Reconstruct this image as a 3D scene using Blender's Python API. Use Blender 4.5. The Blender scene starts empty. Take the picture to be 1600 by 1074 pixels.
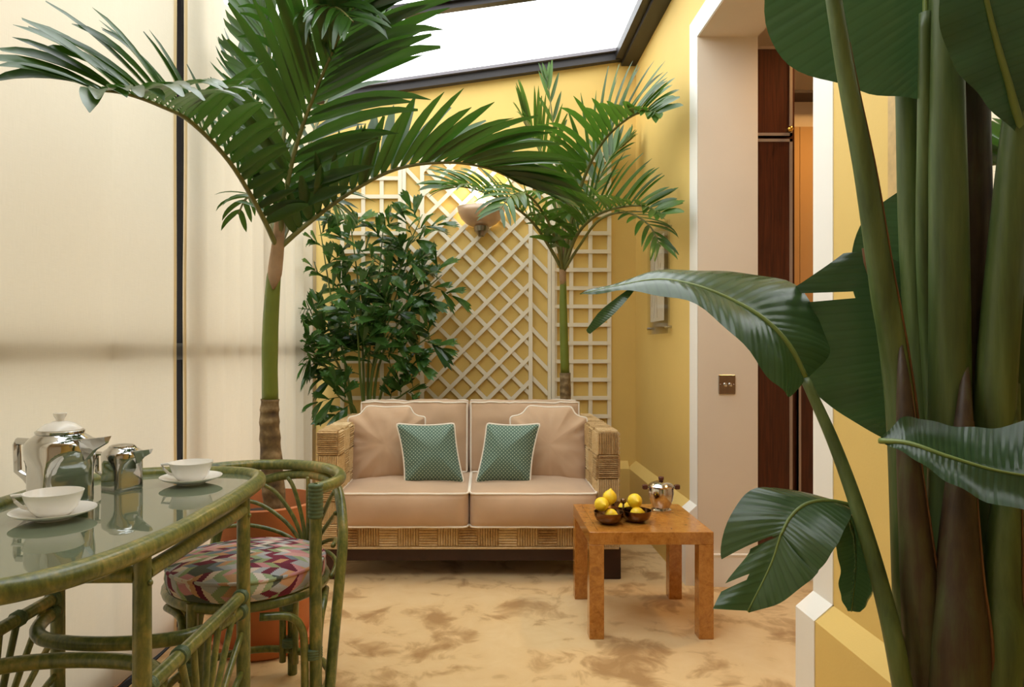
import bpy, math, random
from mathutils import Vector, Matrix, noise
R = random.Random(7)
S = bpy.context.scene
COL = S.collection
PI = math.pi
F = 1067.0; VX = 755.0; VY = 545.0; CH = 1.15
# ------------------------------------------------------------------ camera, world, exposure
cam = bpy.data.cameras.new('camera'); cam.lens = 24.0; cam.sensor_width = 36.0
cam.shift_x = (800 - VX) / 1600.0; cam.shift_y = (VY - 537) / 1600.0; cam.clip_start = 0.02
camo = bpy.data.objects.new('camera', cam); COL.objects.link(camo)
camo.location = (0, 0, CH); camo.rotation_euler = (PI / 2, 0, 0)
S.camera = camo
S.view_settings.view_transform = 'Standard'; S.view_settings.look = 'None'
S.view_settings.gamma = 1.0; S.view_settings.use_curve_mapping = False
S.view_settings.exposure = 0.12
w = bpy.data.worlds.new('overcast'); S.world = w; w.use_nodes = True
bg = w.node_tree.nodes['Background']
bg.inputs[0].default_value = (0.96, 0.98, 1.0, 1); bg.inputs[1].default_value = 4.2
def portal(loc, rot, sx, sy):
    l = bpy.data.lights.new('portal', 'AREA'); l.shape = 'RECTANGLE'; l.size = sx; l.size_y = sy
    l.cycles.is_portal = True
    o = bpy.data.objects.new('portal', l); COL.objects.link(o); o.location = loc; o.rotation_euler = rot
portal((-0.1, 2.8, 3.25), (0, 0, 0), 2.6, 3.85)
portal((-1.42, 2.4, 1.45), (0, -PI / 2, 0), 2.9, 4.6)

def P(px, py, Z): return Vector(((px - VX) / F * Z, Z, CH - (py - VY) / F * Z))
def V(*a): return Vector(a)
# ------------------------------------------------------------------ mesh helpers
OFF = {}
class MB:
    def __init__(s): s.v = []; s.f = []
    def add(s, vs, fs):
        n = len(s.v); s.v += [Vector(p) for p in vs]; s.f += [tuple(i + n for i in f) for f in fs]; return s
    def box(s, x0, x1, y0, y1, z0, z1, b=0.0):
        if b <= 0:
            return s.add([(x0,y0,z0),(x1,y0,z0),(x1,y1,z0),(x0,y1,z0),(x0,y0,z1),(x1,y0,z1),(x1,y1,z1),(x0,y1,z1)],
                         [(0,3,2,1),(4,5,6,7),(0,1,5,4),(1,2,6,5),(2,3,7,6),(3,0,4,7)])
        # bevelled: three stacked rings with clipped corners
        def ring(i, z):
            a0,a1,c0,c1 = x0+i,x1-i,y0+i,y1-i
            return [(a0+b,c0,z),(a1-b,c0,z),(a1,c0+b,z),(a1,c1-b,z),(a1-b,c1,z),(a0+b,c1,z),(a0,c1-b,z),(a0,c0+b,z)]
        vs = ring(b, z0) + ring(0, z0+b) + ring(0, z1-b) + ring(b, z1)
        fs = [tuple(range(7,-1,-1)), tuple(range(24,32))]
        for k in range(3):
            for i in range(8):
                j = (i+1) % 8; fs.append((k*8+i, k*8+j, k*8+8+j, k*8+8+i))
        return s.add(vs, fs)
    def tube(s, pts, r, seg=10, closed=False, caps=True, flat=None):
        pts = [Vector(p) for p in pts]; n = len(pts)
        rs = r if isinstance(r, (list, tuple)) else [r]*n
        T = []
        for i in range(n):
            a = pts[(i-1) % n] if (closed or i > 0) else pts[i]
            c = pts[(i+1) % n] if (closed or i < n-1) else pts[i]
            d = c - a; T.append(d.normalized() if d.length > 1e-9 else Vector((0,0,1)))
        u = T[0].orthogonal().normalized()
        if flat: u = Vector(flat); u = (u - T[0]*u.dot(T[0])).normalized()
        vs = []
        for i in range(n):
            u = u - T[i]*u.dot(T[i])
            u = u.normalized() if u.length > 1e-6 else T[i].orthogonal().normalized()
            b = T[i].cross(u)
            for k in range(seg):
                a = 2*PI*k/seg
                vs.append(pts[i] + (u*math.cos(a) + b*math.sin(a))*rs[i])
        fs = []
        m = n if closed else n-1
        for i in range(m):
            j = (i+1) % n
            for k in range(seg):
                l = (k+1) % seg; fs.append((i*seg+k, i*seg+l, j*seg+l, j*seg+k))
        if caps and not closed:
            fs.append(tuple(range(seg-1,-1,-1))); fs.append(tuple((n-1)*seg+k for k in range(seg)))
        return s.add(vs, fs)
    def lathe(s, prof, c=(0,0,0), seg=28, sx=1.0, sy=1.0, lean=None):
        c = Vector(c); vs = []; n = len(prof)
        for (r, z) in prof:
            for k in range(seg):
                a = 2*PI*k/seg; vs.append(c + Vector((r*math.cos(a)*sx, r*math.sin(a)*sy, z)))
        fs = []
        for i in range(n-1):
            for k in range(seg):
                l = (k+1) % seg; fs.append((i*seg+k, i*seg+l, (i+1)*seg+l, (i+1)*seg+k))
        if prof[0][0] > 1e-5: fs.append(tuple(range(seg-1,-1,-1)))
        if prof[-1][0] > 1e-5: fs.append(tuple((n-1)*seg+k for k in range(seg)))
        return s.add(vs, fs)
    def ball(s, c, r, seg=14, rings=9, sc=(1,1,1)):
        c = Vector(c); prof = []
        vs = [c + Vector((0,0,-r*sc[2]))]
        for i in range(1, rings):
            a = PI*i/rings - PI/2
            for k in range(seg):
                b = 2*PI*k/seg
                vs.append(c + Vector((r*math.cos(a)*math.cos(b)*sc[0], r*math.cos(a)*math.sin(b)*sc[1], r*math.sin(a)*sc[2])))
        vs.append(c + Vector((0,0,r*sc[2]))); fs = []
        for k in range(seg): fs.append((0, 1+(k+1)%seg, 1+k))
        for i in range(rings-2):
            for k in range(seg):
                l=(k+1)%seg; fs.append((1+i*seg+k, 1+i*seg+l, 1+(i+1)*seg+l, 1+(i+1)*seg+k))
        t = len(vs)-1; o = 1+(rings-2)*seg
        for k in range(seg): fs.append((o+k, o+(k+1)%seg, t))
        return s.add(vs, fs)
    def bar(s, a, b, w, t, n):                       # flat bar from a to b, width w, thickness t along normal n
        a = Vector(a); b = Vector(b); n = Vector(n).normalized(); d = (b-a).normalized(); u = d.cross(n).normalized()*w/2; n = n*t/2
        vs = [a-u-n, a+u-n, a+u+n, a-u+n, b-u-n, b+u-n, b+u+n, b-u+n]
        return s.add(vs, [(0,1,2,3),(7,6,5,4),(0,4,5,1),(1,5,6,2),(2,6,7,3),(3,7,4,0)])
    def prism(s, poly, z0, z1):                      # horizontal polygon (x,y) extruded
        n = len(poly); vs = [(x,y,z0) for x,y in poly] + [(x,y,z1) for x,y in poly]
        return s.add(vs, [tuple(range(n-1,-1,-1)), tuple(range(n,2*n))] + [(i,(i+1)%n,n+(i+1)%n,n+i) for i in range(n)])
    def build(s, name, mat, parent=None, loc=None, smooth=False, local=False, rot=None):
        o0 = Vector((0,0,0))
        if parent is not None: o0 = OFF.get(parent.name, Vector((0,0,0)))
        elif loc is not None: o0 = Vector(loc)
        me = bpy.data.meshes.new(name)
        if local: me.from_pydata([tuple(p) for p in s.v], [], s.f)
        else: me.from_pydata([tuple(p - o0) for p in s.v], [], s.f)
        if mat is not None: me.materials.append(mat)
        if smooth:
            me.polygons.foreach_set('use_smooth', [True]*len(me.polygons))
        me.update()
        if smooth == 'auto':
            me.set_sharp_from_angle(angle=math.radians(38))
        o = bpy.data.objects.new(name, me); COL.objects.link(o)
        if parent is not None: o.parent = parent; OFF[o.name] = o0
        else:
            o.location = loc if loc is not None else (0,0,0)
            if rot is not None: o.rotation_euler = rot
            OFF[o.name] = Vector((0,0,0)) if local else o0
        return o
def tag(o, label=None, cat=None, group=None, kind=None):
    if label: o['label'] = label
    if cat: o['category'] = cat
    if group: o['group'] = group
    if kind: o['kind'] = kind
    return o
def thing(name, label, cat, loc=(0,0,0), group=None):
    o = bpy.data.objects.new(name, None); COL.objects.link(o); o.location = loc; o.empty_display_size = .1
    OFF[o.name] = Vector(loc); return tag(o, label, cat, group)
def struct(o): o['kind'] = 'structure'; return o
def cr(pts, n, closed=False):                       # Catmull-Rom resample
    pts = [Vector(p) for p in pts]; out = []; m = len(pts)
    segs = m if closed else m-1
    for q in range(n + (0 if closed else 1)):
        x = q/n*segs; i = min(int(x), segs-1); t = x-i
        if closed: a,b,c,d = pts[(i-1)%m],pts[i],pts[(i+1)%m],pts[(i+2)%m]
        else:
            b,c = pts[i],pts[i+1]; a = pts[i-1] if i>0 else b*2-c; d = pts[i+2] if i+2<m else c*2-b
        out.append(.5*((2*b)+(c-a)*t+(2*a-5*b+4*c-d)*t*t+(3*b-a-3*c+d)*t*t*t))
    return out
def lerp(a,b,t): return a+(b-a)*t
def sm(t): t=max(0,min(1,t)); return t*t*(3-2*t)
def itp(tab, t):
    for (a,va),(b,vb) in zip(tab,tab[1:]):
        if t<=b: return va+(vb-va)*max(0,(t-a))/(b-a)
    return tab[-1][1]
# ------------------------------------------------------------------ materials
def lin(c):
    r = []
    for x in c:
        x/=255.; r.append(x/12.92 if x<=.04045 else ((x+.055)/1.055)**2.4)
    return tuple(r)+(1,)
class M_:
    def __init__(s, name):
        s.m = bpy.data.materials.new(name); s.m.use_nodes = True; s.t = s.m.node_tree; s.n = s.t.nodes
        s.b = s.n['Principled BSDF']; s.out = s.n['Material Output']
    def node(s, typ, **kw):
        n = s.n.new(typ)
        for k,v in kw.items():
            if k in n.inputs: n.inputs[k].default_value = v
            else: setattr(n,k,v)
        return n
    def l(s,a,b): s.t.links.new(a,b)
    def coords(s, scale=(1,1,1), rot=(0,0,0), kind='Object'):
        tc = s.node('ShaderNodeTexCoord'); mp = s.node('ShaderNodeMapping')
        mp.inputs['Scale'].default_value = scale; mp.inputs['Rotation'].default_value = rot
        s.l(tc.outputs[kind], mp.inputs[0]); return mp.outputs[0]
    def ramp(s, fac, stops, interp='LINEAR'):
        r = s.node('ShaderNodeValToRGB'); e = r.color_ramp.elements; r.color_ramp.interpolation = interp
        while len(e)<len(stops): e.new(0.5)
        for i,(p,c) in enumerate(stops): e[i].position=p; e[i].color=c
        s.l(fac, r.inputs[0]); return r.outputs[0]
    def noise(s, vec, scale, detail=4, rough=.55, dist=0.0):
        n = s.node('ShaderNodeTexNoise'); n.inputs['Scale'].default_value=scale; n.inputs['Detail'].default_value=detail
        n.inputs['Roughness'].default_value=rough; n.inputs['Distortion'].default_value=dist; s.l(vec,n.inputs['Vector']); return n.outputs['Fac']
    def wave(s, vec, scale, dist=0.0, d='X', dscale=1.0):
        n = s.node('ShaderNodeTexWave'); n.bands_direction=d; n.inputs['Scale'].default_value=scale
        n.inputs['Distortion'].default_value=dist; n.inputs['Detail Scale'].default_value=dscale; s.l(vec,n.inputs['Vector']); return n.outputs['Fac']
    def math(s, op, a, b=None, c=None):
        n = s.node('ShaderNodeMath'); n.operation = op
        for i,x in enumerate((a,b,c)):
            if x is None: continue
            if isinstance(x,(int,float)): n.inputs[i].default_value=x
            else: s.l(x,n.inputs[i])
        return n.outputs[0]
    def bump(s, h, strength=.2, dist=.01):
        b = s.node('ShaderNodeBump'); b.inputs['Strength'].default_value=strength; b.inputs['Distance'].default_value=dist
        s.l(h,b.inputs['Height']); s.l(b.outputs[0], s.b.inputs['Normal']); return b
    def base(s, c):
        if isinstance(c,tuple): s.b.inputs['Base Color'].default_value=c
        else: s.l(c,s.b.inputs['Base Color'])
    def set(s, **kw):
        for k,v in kw.items(): s.b.inputs[k.replace('_',' ')].default_value=v
        return s
    def translucent(s, col, fac):
        t = s.node('ShaderNodeBsdfTranslucent')
        if isinstance(col,tuple): t.inputs[0].default_value=col
        else: s.l(col,t.inputs[0])
        mx = s.node('ShaderNodeMixShader'); mx.inputs[0].default_value=fac
        s.l(s.b.outputs[0],mx.inputs[1]); s.l(t.outputs[0],mx.inputs[2]); s.l(mx.outputs[0],s.out.inputs[0])
def simple(name, rgb, rough=.6, metal=0, var=.08, nscale=6, bump=0, bscale=200, coat=0, spec=None):
    m = M_(name); c = lin(rgb)
    if var:
        f = m.noise(m.coords(), nscale, 5)
        m.base(m.ramp(f, [(.25, tuple(x*(1-var) for x in c[:3])+(1,)), (.75, tuple(min(1,x*(1+var)) for x in c[:3])+(1,))]))
    else: m.base(c)
    m.set(Roughness=rough, Metallic=metal)
    if coat: m.set(Coat_Weight=coat, Coat_Roughness=.08)
    if spec is not None: m.b.inputs['Specular IOR Level'].default_value=spec
    if bump: m.bump(m.noise(m.coords(), bscale, 3), bump, .004)
    return m.m
MAT = {}
MAT['yellow'] = simple('yellow_paint', (222,189,108), .75, 0, .04, 2.5, .08, 120)
MAT['white'] = simple('white_paint', (240,236,226), .6, 0, .02, 3)
MAT['reveal'] = simple('cream_wallpaper', (226,212,190), .7, 0, .03, 3, .06, 150)
MAT['trellis'] = simple('cream_trellis_paint', (234,224,200), .55, 0, .03, 8)
MAT['bronze'] = simple('dark_bronze_metal', (40,36,36), .45, .2, .15, 5)
MAT['mullion'] = simple('black_mullion', (16,13,12), .8, 0, .1, 5, spec=.1)
MAT['rafter_grey'] = simple('grey_glazing_bar', (112,108,112), .35, .5, .1, 5)
MAT['wood_dark'] = simple('dark_wood', (52,27,18), .5, 0, .3, 12)
MAT['silver_trim'] = simple('aluminium_edge', (176,160,146), .35, .6, .03)
MAT['steel'] = simple('brushed_nickel', (150,138,124), .3, 1, .1, 40)
MAT['chrome'] = simple('polished_silver', (196,195,192), .05, 1, .03, 8)
MAT['old_silver'] = simple('aged_silver', (206,202,194), .14, 1, .15, 30)
MAT['dark_bowl'] = simple('patinated_bowl_metal', (120,96,72), .2, 1, .3, 30)
MAT['brass'] = simple('brass', (214,170,80), .25, 1, .05)
MAT['porcelain'] = simple('white_porcelain', (244,242,236), .12, 0, 0)
MAT['terracotta'] = simple('terracotta', (194,116,66), .7, 0, .14, 9, .1, 90)
MAT['soil'] = simple('potting_soil', (50,36,26), .95, 0, .5, 60, .8, 80)
MAT['piping'] = simple('white_piping', (242,232,214), .7, 0, .03)
MAT['sage_binding'] = simple('green_cane_binding', (84,104,72), .5, 0, .25, 60)
MAT['cabinet_wood'] = None
m = M_('wenge_veneer'); f = m.noise(m.coords((60,60,2)), 3, 6, .6)
m.base(m.ramp(f, [(.3, lin((46,20,11))), (.7, lin((88,42,22)))])); m.set(Roughness=.28); MAT['cabinet_wood'] = m.m
# carpet: velvet pile with brushed darker patches
m = M_('velvet_carpet'); co = m.coords()
f1 = m.noise(co, 3.0, 2, .5, .9); f2 = m.noise(co, 8, 4, .6, .8); f3 = m.noise(co, 420, 2)
a = m.math('ADD', m.math('MULTIPLY', f1, .55), m.math('MULTIPLY', f2, .45))
c = m.ramp(a, [(.37, lin((172,134,82))), (.43, lin((194,158,106))), (.49, lin((222,190,136))), (.7, lin((230,202,152)))])
m.base(c); m.set(Roughness=.95); m.b.inputs['Sheen Weight'].default_value=.35; m.b.inputs['Specular IOR Level'].default_value=.1
m.bump(m.math('ADD', m.math('MULTIPLY', f3, .5), a), .35, .006); MAT['carpet'] = m.m
# sheer curtain
m = M_('linen_curtain'); co = m.coords()
f = m.noise(m.coords((1,400,6)), 3, 3); g = m.noise(m.coords((1,8,500)), 3, 3)
wv = m.math('ADD', f, g)
c = m.ramp(m.math('MULTIPLY', wv, .5), [(.3, lin((212,201,178))), (.7, lin((226,216,195)))])
m.base(c); m.set(Roughness=.9); m.translucent(lin((206,194,170)), .165); MAT['curtain'] = m.m
m = M_('curtain_hem'); m.base(lin((226,206,162))); m.set(Roughness=.9); m.translucent(lin((230,206,156)), .35); MAT['hem'] = m.m
# clear glass
def glass(name, tint, refl=1.0):
    m = M_(name); tr = m.node('ShaderNodeBsdfTransparent'); tr.inputs[0].default_value=tint
    gl = m.node('ShaderNodeBsdfGlossy'); gl.inputs['Roughness'].default_value=.01; lw = m.node('ShaderNodeLayerWeight'); lw.inputs[0].default_value=.5
    mx = m.node('ShaderNodeMixShader'); m.l(m.math('MULTIPLY', m.math('ADD', m.math('MULTIPLY', m.math('POWER', lw.outputs['Facing'], 5), .9), .04), refl), mx.inputs[0])
    m.l(tr.outputs[0],mx.inputs[1]); m.l(gl.outputs[0],mx.inputs[2]); m.l(mx.outputs[0],m.out.inputs[0]); return m.m
MAT['pane'] = glass('clear_pane', (.96,.97,.96,1))
MAT['acrylic'] = glass('acrylic', (.95,.95,.94,1), .6)
m = M_('tinted_table_glass'); m.base(lin((150,164,134))); m.set(Roughness=.04); m.b.inputs['Specular IOR Level'].default_value=.7
tr = m.node('ShaderNodeBsdfTransparent'); tr.inputs[0].default_value=(.62,.74,.6,1)
mx = m.node('ShaderNodeMixShader'); mx.inputs[0].default_value=.42
m.l(m.b.outputs[0],mx.inputs[1]); m.l(tr.outputs[0],mx.inputs[2]); 
gl = m.node('ShaderNodeBsdfGlossy'); gl.inputs['Roughness'].default_value=.01; fr = m.node('ShaderNodeFresnel'); fr.inputs[0].default_value=1.6
mx2 = m.node('ShaderNodeMixShader'); m.l(fr.outputs[0],mx2.inputs[0]); m.l(mx.outputs[0],mx2.inputs[1]); m.l(gl.outputs[0],mx2.inputs[2])
m.l(mx2.outputs[0],m.out.inputs[0]); MAT['table_glass'] = m.m
m = M_('mirror'); m.base((.86,.86,.84,1)); m.set(Metallic=1, Roughness=.02); MAT['mirror'] = m.m
# rattan stained green
m = M_('green_stained_rattan'); co = m.coords()
f = m.noise(co, 9, 6, .65, .6); g = m.noise(m.coords((90,90,25)), 1, 4, .6)
a = m.math('ADD', m.math('MULTIPLY', f, .6), m.math('MULTIPLY', g, .4))
m.base(m.ramp(a, [(.34, lin((54,68,28))), (.46, lin((90,100,44))), (.57, lin((128,126,60))), (.7, lin((182,152,86)))]))
m.set(Roughness=.33, Coat_Weight=.3, Coat_Roughness=.2); m.bump(g, .15, .003); MAT['rattan'] = m.m
# woven raffia
m = M_('raffia'); f = m.noise(m.coords((30,30,30)), 1, 5, .6); g = m.noise(m.coords(), 160, 3); oi = m.node('ShaderNodeObjectInfo')
a = m.math('ADD', m.math('ADD', m.math('MULTIPLY', f, .4), m.math('MULTIPLY', g, .35)), m.math('MULTIPLY', oi.outputs['Random'], .25))
m.base(m.ramp(a, [(.28, lin((150,114,68))), (.48, lin((200,168,116))), (.7, lin((228,204,158)))])); m.set(Roughness=.7); m.bump(g,.3,.003); MAT['raffia'] = m.m
# sofa velvet
def fabric(name, rgb, sheen=.3):
    m = M_(name); c = lin(rgb); f = m.noise(m.coords(), 5, 4)
    m.base(m.ramp(f, [(.3, tuple(x*.93 for x in c[:3])+(1,)), (.7, tuple(min(1,x*1.06) for x in c[:3])+(1,))]))
    m.set(Roughness=.85); m.b.inputs['Sheen Weight'].default_value=sheen; m.b.inputs['Specular IOR Level'].default_value=.2
    m.bump(m.noise(m.coords(), 700, 2), .15, .002); return m
MAT['velvet'] = fabric('beige_velvet', (200,168,136)).m
m = fabric('green_dotted_silk', (96,128,112), .2); co = m.coords()
sx = m.node('ShaderNodeSeparateXYZ'); m.l(co, sx.inputs[0])
k = 2*PI/.019
dd = m.math('MULTIPLY', m.math('SINE', m.math('MULTIPLY', sx.outputs[0], k)), m.math('SINE', m.math('MULTIPLY', sx.outputs[2], k)))
m.base(m.ramp(dd, [(.30, lin((86,112,98))), (.55, lin((170,190,168)))])); m.set(Roughness=.55); MAT['dotted'] = m.m
# burl
m = M_('burl_wood'); co = m.coords(); f = m.noise(co, 14, 7, .65, 2.2); g = m.noise(co, 70, 5, .6, 1.2)
a = m.math('ADD', m.math('MULTIPLY', f, .65), m.math('MULTIPLY', g, .35))
m.base(m.ramp(a, [(.28, lin((126,76,26))), (.44, lin((170,110,42))), (.58, lin((190,130,56))), (.74, lin((206,150,74)))])); m.set(Roughness=.22, Coat_Weight=.4, Coat_Roughness=.06); MAT['burl'] = m.m
# kilim seat
m = M_('kilim_weave'); co = m.coords(); sx = m.node('ShaderNodeSeparateXYZ'); m.l(co, sx.inputs[0])
u = m.math('DIVIDE', m.math('ADD', sx.outputs[0], m.math('MULTIPLY', sx.outputs[1], .25)), .027)
v = m.math('DIVIDE', m.math('SUBTRACT', m.math('SUBTRACT', sx.outputs[1], sx.outputs[2]), m.math('MULTIPLY', sx.outputs[0], .25)), .030)
fv = m.math('DIVIDE', m.math('FLOOR', m.math('MULTIPLY', m.math('FRACT', v), 6)), 6)
row = m.math('FLOOR', v); alt = m.math('SUBTRACT', m.math('MULTIPLY', m.math('MODULO', m.math('ABSOLUTE', row), 2), 2), 1)
u2 = m.math('FLOOR', m.math('ADD', u, m.math('MULTIPLY', fv, alt)))
cb = m.node('ShaderNodeCombineXYZ'); m.l(u2, cb.inputs[0]); m.l(row, cb.inputs[1])
wn = m.node('ShaderNodeTexWhiteNoise'); m.l(cb.outputs[0], wn.inputs['Vector'])
cols = [(104,28,50),(196,134,136),(150,164,124),(112,124,136),(214,196,178),(78,84,72),(196,148,106),(118,36,58),(166,168,170),(206,154,146),(214,200,186),(142,156,110),(180,178,176)]
m.base(m.ramp(wn.outputs['Value'], [(i/len(cols), lin(c)) for i,c in enumerate(cols)], 'CONSTANT')); m.set(Roughness=.9)
m.bump(m.noise(m.coords(), 300, 2), .3, .003); MAT['kilim'] = m.m
# foliage
def leafmat(name, lo, hi, rough=.35, tr=.22, veins=False):
    m = M_(name); f = m.noise(m.coords(), 5, 4)
    oi = m.node('ShaderNodeObjectInfo')
    a = m.math('ADD', m.math('MULTIPLY', f, .6), m.math('MULTIPLY', oi.outputs['Random'], .4))
    c = m.ramp(a, [(.2, lin(lo)), (.75, lin(hi))]); m.base(c); m.set(Roughness=rough)
    m.b.inputs['Specular IOR Level'].default_value=.5
    if veins:
        uv = m.coords((1,1,1), kind='UV'); wv = m.wave(uv, 9, .4, 'X', 1.0); m.bump(wv, .10, .008)
        mxc = m.node('ShaderNodeMix'); mxc.data_type='RGBA'; mxc.blend_type='MULTIPLY'; mxc.inputs[0].default_value=1.0
        m.l(c, mxc.inputs[6]); m.l(m.ramp(wv, [(0,(.66,.72,.66,1)),(.22,(1,1,1,1)),(.9,(1,1,1,1)),(1,(1.0,1.0,.95,1))]), mxc.inputs[7]); m.base(mxc.outputs[2])
    m.translucent(tuple(x*1.1 for x in lin(tuple(min(255,h*1.25) for h in hi))[:3])+(1,), tr); return m.m
MAT['palm_leaf'] = leafmat('palm_leaflet_green', (22,42,16), (54,88,26), .3, .22)
MAT['palm_leaf2'] = leafmat('kentia_leaflet_green', (30,54,20), (72,108,32), .34, .25)
MAT['fishtail'] = leafmat('fishtail_leaf_green', (26,52,24), (70,108,44), .25, .15)
MAT['strelitzia'] = leafmat('strelitzia_leaf_green', (38,62,42), (62,90,52), .27, .26, True)
MAT['rachis'] = simple('frond_rib', (104,104,50), .5, 0, .25, 12)
MAT['crownshaft'] = simple('palm_crownshaft_green', (104,116,36), .45, 0, .22, 5)
MAT['sheath'] = simple('dry_sheath', (150,120,86), .8, 0, .3, 14, .3, 60)
m = M_('ringed_trunk'); f = m.wave(m.coords(), 7, 2.5, 'Z', 2); g = m.noise(m.coords(), 22, 5)
a = m.math('ADD', m.math('MULTIPLY', f, .12), m.math('MULTIPLY', g, .88))
m.base(m.ramp(a, [(.25, lin((70,54,36))), (.5, lin((116,94,58))), (.75, lin((168,146,108)))])); m.set(Roughness=.8); m.bump(a,.5,.01); MAT['trunk'] = m.m
MAT['cane'] = simple('fishtail_cane', (92,110,44), .45, 0, .2, 10)
m = M_('strelitzia_stalk'); f = m.noise(m.coords((26,26,2.2)), 1, 5, .6)
m.base(m.ramp(f, [(.25, lin((44,58,26))), (.5, lin((82,102,54))), (.8, lin((118,138,84)))])); m.set(Roughness=.4); m.bump(f,.2,.006); MAT['stalk'] = m.m
m = M_('strelitzia_sheath'); f = m.noise(m.coords((30,30,2.5)), 1, 6, .65); g=m.noise(m.coords(),14,4)
a = m.math('ADD', m.math('MULTIPLY', f, .7), m.math('MULTIPLY', g, .3))
m.base(m.ramp(a, [(.3, lin((36,25,16))), (.48, lin((70,54,36))), (.6, lin((80,82,48))), (.8, lin((106,114,72)))])); m.set(Roughness=.5); m.bump(a,.3,.006); MAT['sheath_dark'] = m.m
MAT['brown_edge'] = simple('dry_leaf_edge', (120,82,48), .7, 0, .3, 20)
MAT['midrib'] = simple('pale_midrib', (120,140,70), .4, 0, .1)
m = M_('lemon_skin'); f = m.noise(m.coords(), 30, 3); m.base(m.ramp(f, [(.3, lin((240,196,20))), (.7, lin((252,222,60)))])); m.set(Roughness=.4)
m.b.inputs['Subsurface Weight'].default_value=.05; m.bump(m.noise(m.coords(), 260, 2), .25, .003); MAT['lemon'] = m.m
m = M_('bronze_frosted_bowl'); m.base(lin((172,160,142))); m.set(Roughness=.35, Metallic=.5); m.translucent(lin((230,196,150)), .18); MAT['sconce'] = m.m
m = M_('bulb_glow'); m.b.inputs['Emission Color'].default_value=(1,.78,.45,1); m.b.inputs['Emission Strength'].default_value=16; MAT['bulb'] = m.m
m = M_('downlight_glow'); m.b.inputs['Emission Color'].default_value=(1,.62,.26,1); m.b.inputs['Emission Strength'].default_value=14; MAT['downlight'] = m.m
MAT['wood_knob'] = simple('rosewood_knob', (84,40,24), .35, 0, .2, 30)
MAT['paper'] = simple('drawing_paper', (232,222,202), .8, 0, .02)
MAT['ink'] = simple('sepia_ink', (150,120,92), .8, 0, .05)
MAT['splash'] = simple('bronze_splashback', (196,160,112), .12, 0, .05, 2)
MAT['floor_wood'] = simple('oak_threshold', (142,100,60), .45, 0, .2, 20)
MAT['dark'] = simple('dark_gap', (20,17,15), .8, 0, 0)
MAT['print_frame'] = simple('gold_bead_frame', (196,164,106), .5, 0, .15, 40)

# ------------------------------------------------------------------ THE ROOM
XW = 1.04; YB = 4.65; XO = .985           # right wall plane, back wall plane, plinth face
def roof_h(x): return 2.83 + (x + 1.12) * .141
fl = MB().box(-1.7, 2.7, -1.4, 4.9, -.06, 0).build('floor', MAT['carpet']); struct(fl)
# back wall with sloping top
b = MB(); x0,x1=-1.6,1.4
b.add([(x0,YB,0),(x1,YB,0),(x1,YB,roof_h(x1)),(x0,YB,roof_h(x0)),(x0,YB+.2,0),(x1,YB+.2,0),(x1,YB+.2,roof_h(x1)),(x0,YB+.2,roof_h(x0))],
      [(0,1,2,3),(7,6,5,4),(0,3,7,4),(1,5,6,2),(3,2,6,7),(0,4,5,1)])
struct(b.build('wall_back', MAT['yellow']))
# right wall, pierced by the passage opening
ZO0, ZO1, HO = 2.146, 3.31, 2.665
b = MB(); b.box(XW,1.325,ZO1,YB,0,3.125); b.box(XW,1.325,-1.4,ZO0,0,3.125); b.box(XW,1.325,ZO0,ZO1,HO,3.125)
struct(b.build('wall_right', MAT['yellow']))
b = MB().box(-1.7,1.325,-1.4,-1.3,0,3.2); struct(b.build('wall_front', MAT['reveal']))
def plinth(name, y0, y1):
    b = MB(); pr = [(XO,0),(XW+.01,0),(XW+.01,.386),(XW,.386),(XO,.34)]
    n=len(pr); b.add([(x,y0,z) for x,z in pr]+[(x,y1,z) for x,z in pr], [tuple(range(n)),tuple(range(2*n-1,n-1,-1))]+[((i+1)%n,i,n+i,n+(i+1)%n) for i in range(n)])
    return struct(b.build(name, MAT['yellow']))
plinth('baseboard_right', -1.3, ZO0-.12); plinth('baseboard_right', ZO1+.12, YB-.001)
b = MB(); pr=[(YB-.055,0),(YB+.01,0),(YB+.01,.386),(YB,.386),(YB-.055,.34)]; n=5
b.add([(-1.3,y,z) for y,z in pr]+[(XO+.0,y,z) for y,z in pr], [tuple(range(n-1,-1,-1)),tuple(range(n,2*n))]+[(i,(i+1)%n,n+(i+1)%n,n+i) for i in range(n)])
struct(b.build('baseboard_back', MAT['yellow']))
# white band round the opening (plinth ends too)
def wband(name, y0, y1):
    b = MB(); e=.003; pr=[(XO-e,0),(XW+.005,0),(XW+.005,.389),(XW-e,.389),(XO-e,.341)]; n=5
    b.add([(x,y0,z) for x,z in pr]+[(x,y1,z) for x,z in pr], [tuple(range(n)),tuple(range(2*n-1,n-1,-1))]+[((i+1)%n,i,n+i,n+(i+1)%n) for i in range(n)])
    b.box(XW-e,XW+.005,y0,y1,.385,HO+.11); struct(b.build(name, MAT['white']))
wband('trim_1', ZO1+.0, ZO1+.12); wband('trim_2', ZO0-.12, ZO0)
struct(MB().box(XW-.003,XW+.005,ZO0,ZO1,HO,HO+.11).build('trim_3', MAT['white']))
# lining of the opening: far jamb, near jamb, soffit
struct(MB().box(XW+.001,1.33,ZO1-.004,ZO1+.002,0,HO).build('wall_jamb', MAT['reveal']))
struct(MB().box(XW+.001,1.33,ZO0-.002,ZO0+.004,0,HO).build('wall_jamb', MAT['reveal']))
struct(MB().box(XW+.001,1.33,ZO0,ZO1,HO-.004,HO+.002).build('ceiling_opening', MAT['reveal']))
b = MB().box(XW+.012,1.33,ZO1-.018,ZO1-.003,0,.15).box(XW+.012,1.33,ZO1-.022,ZO1-.003,.15,.157); struct(b.build('baseboard_jamb', MAT['white']))
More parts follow.
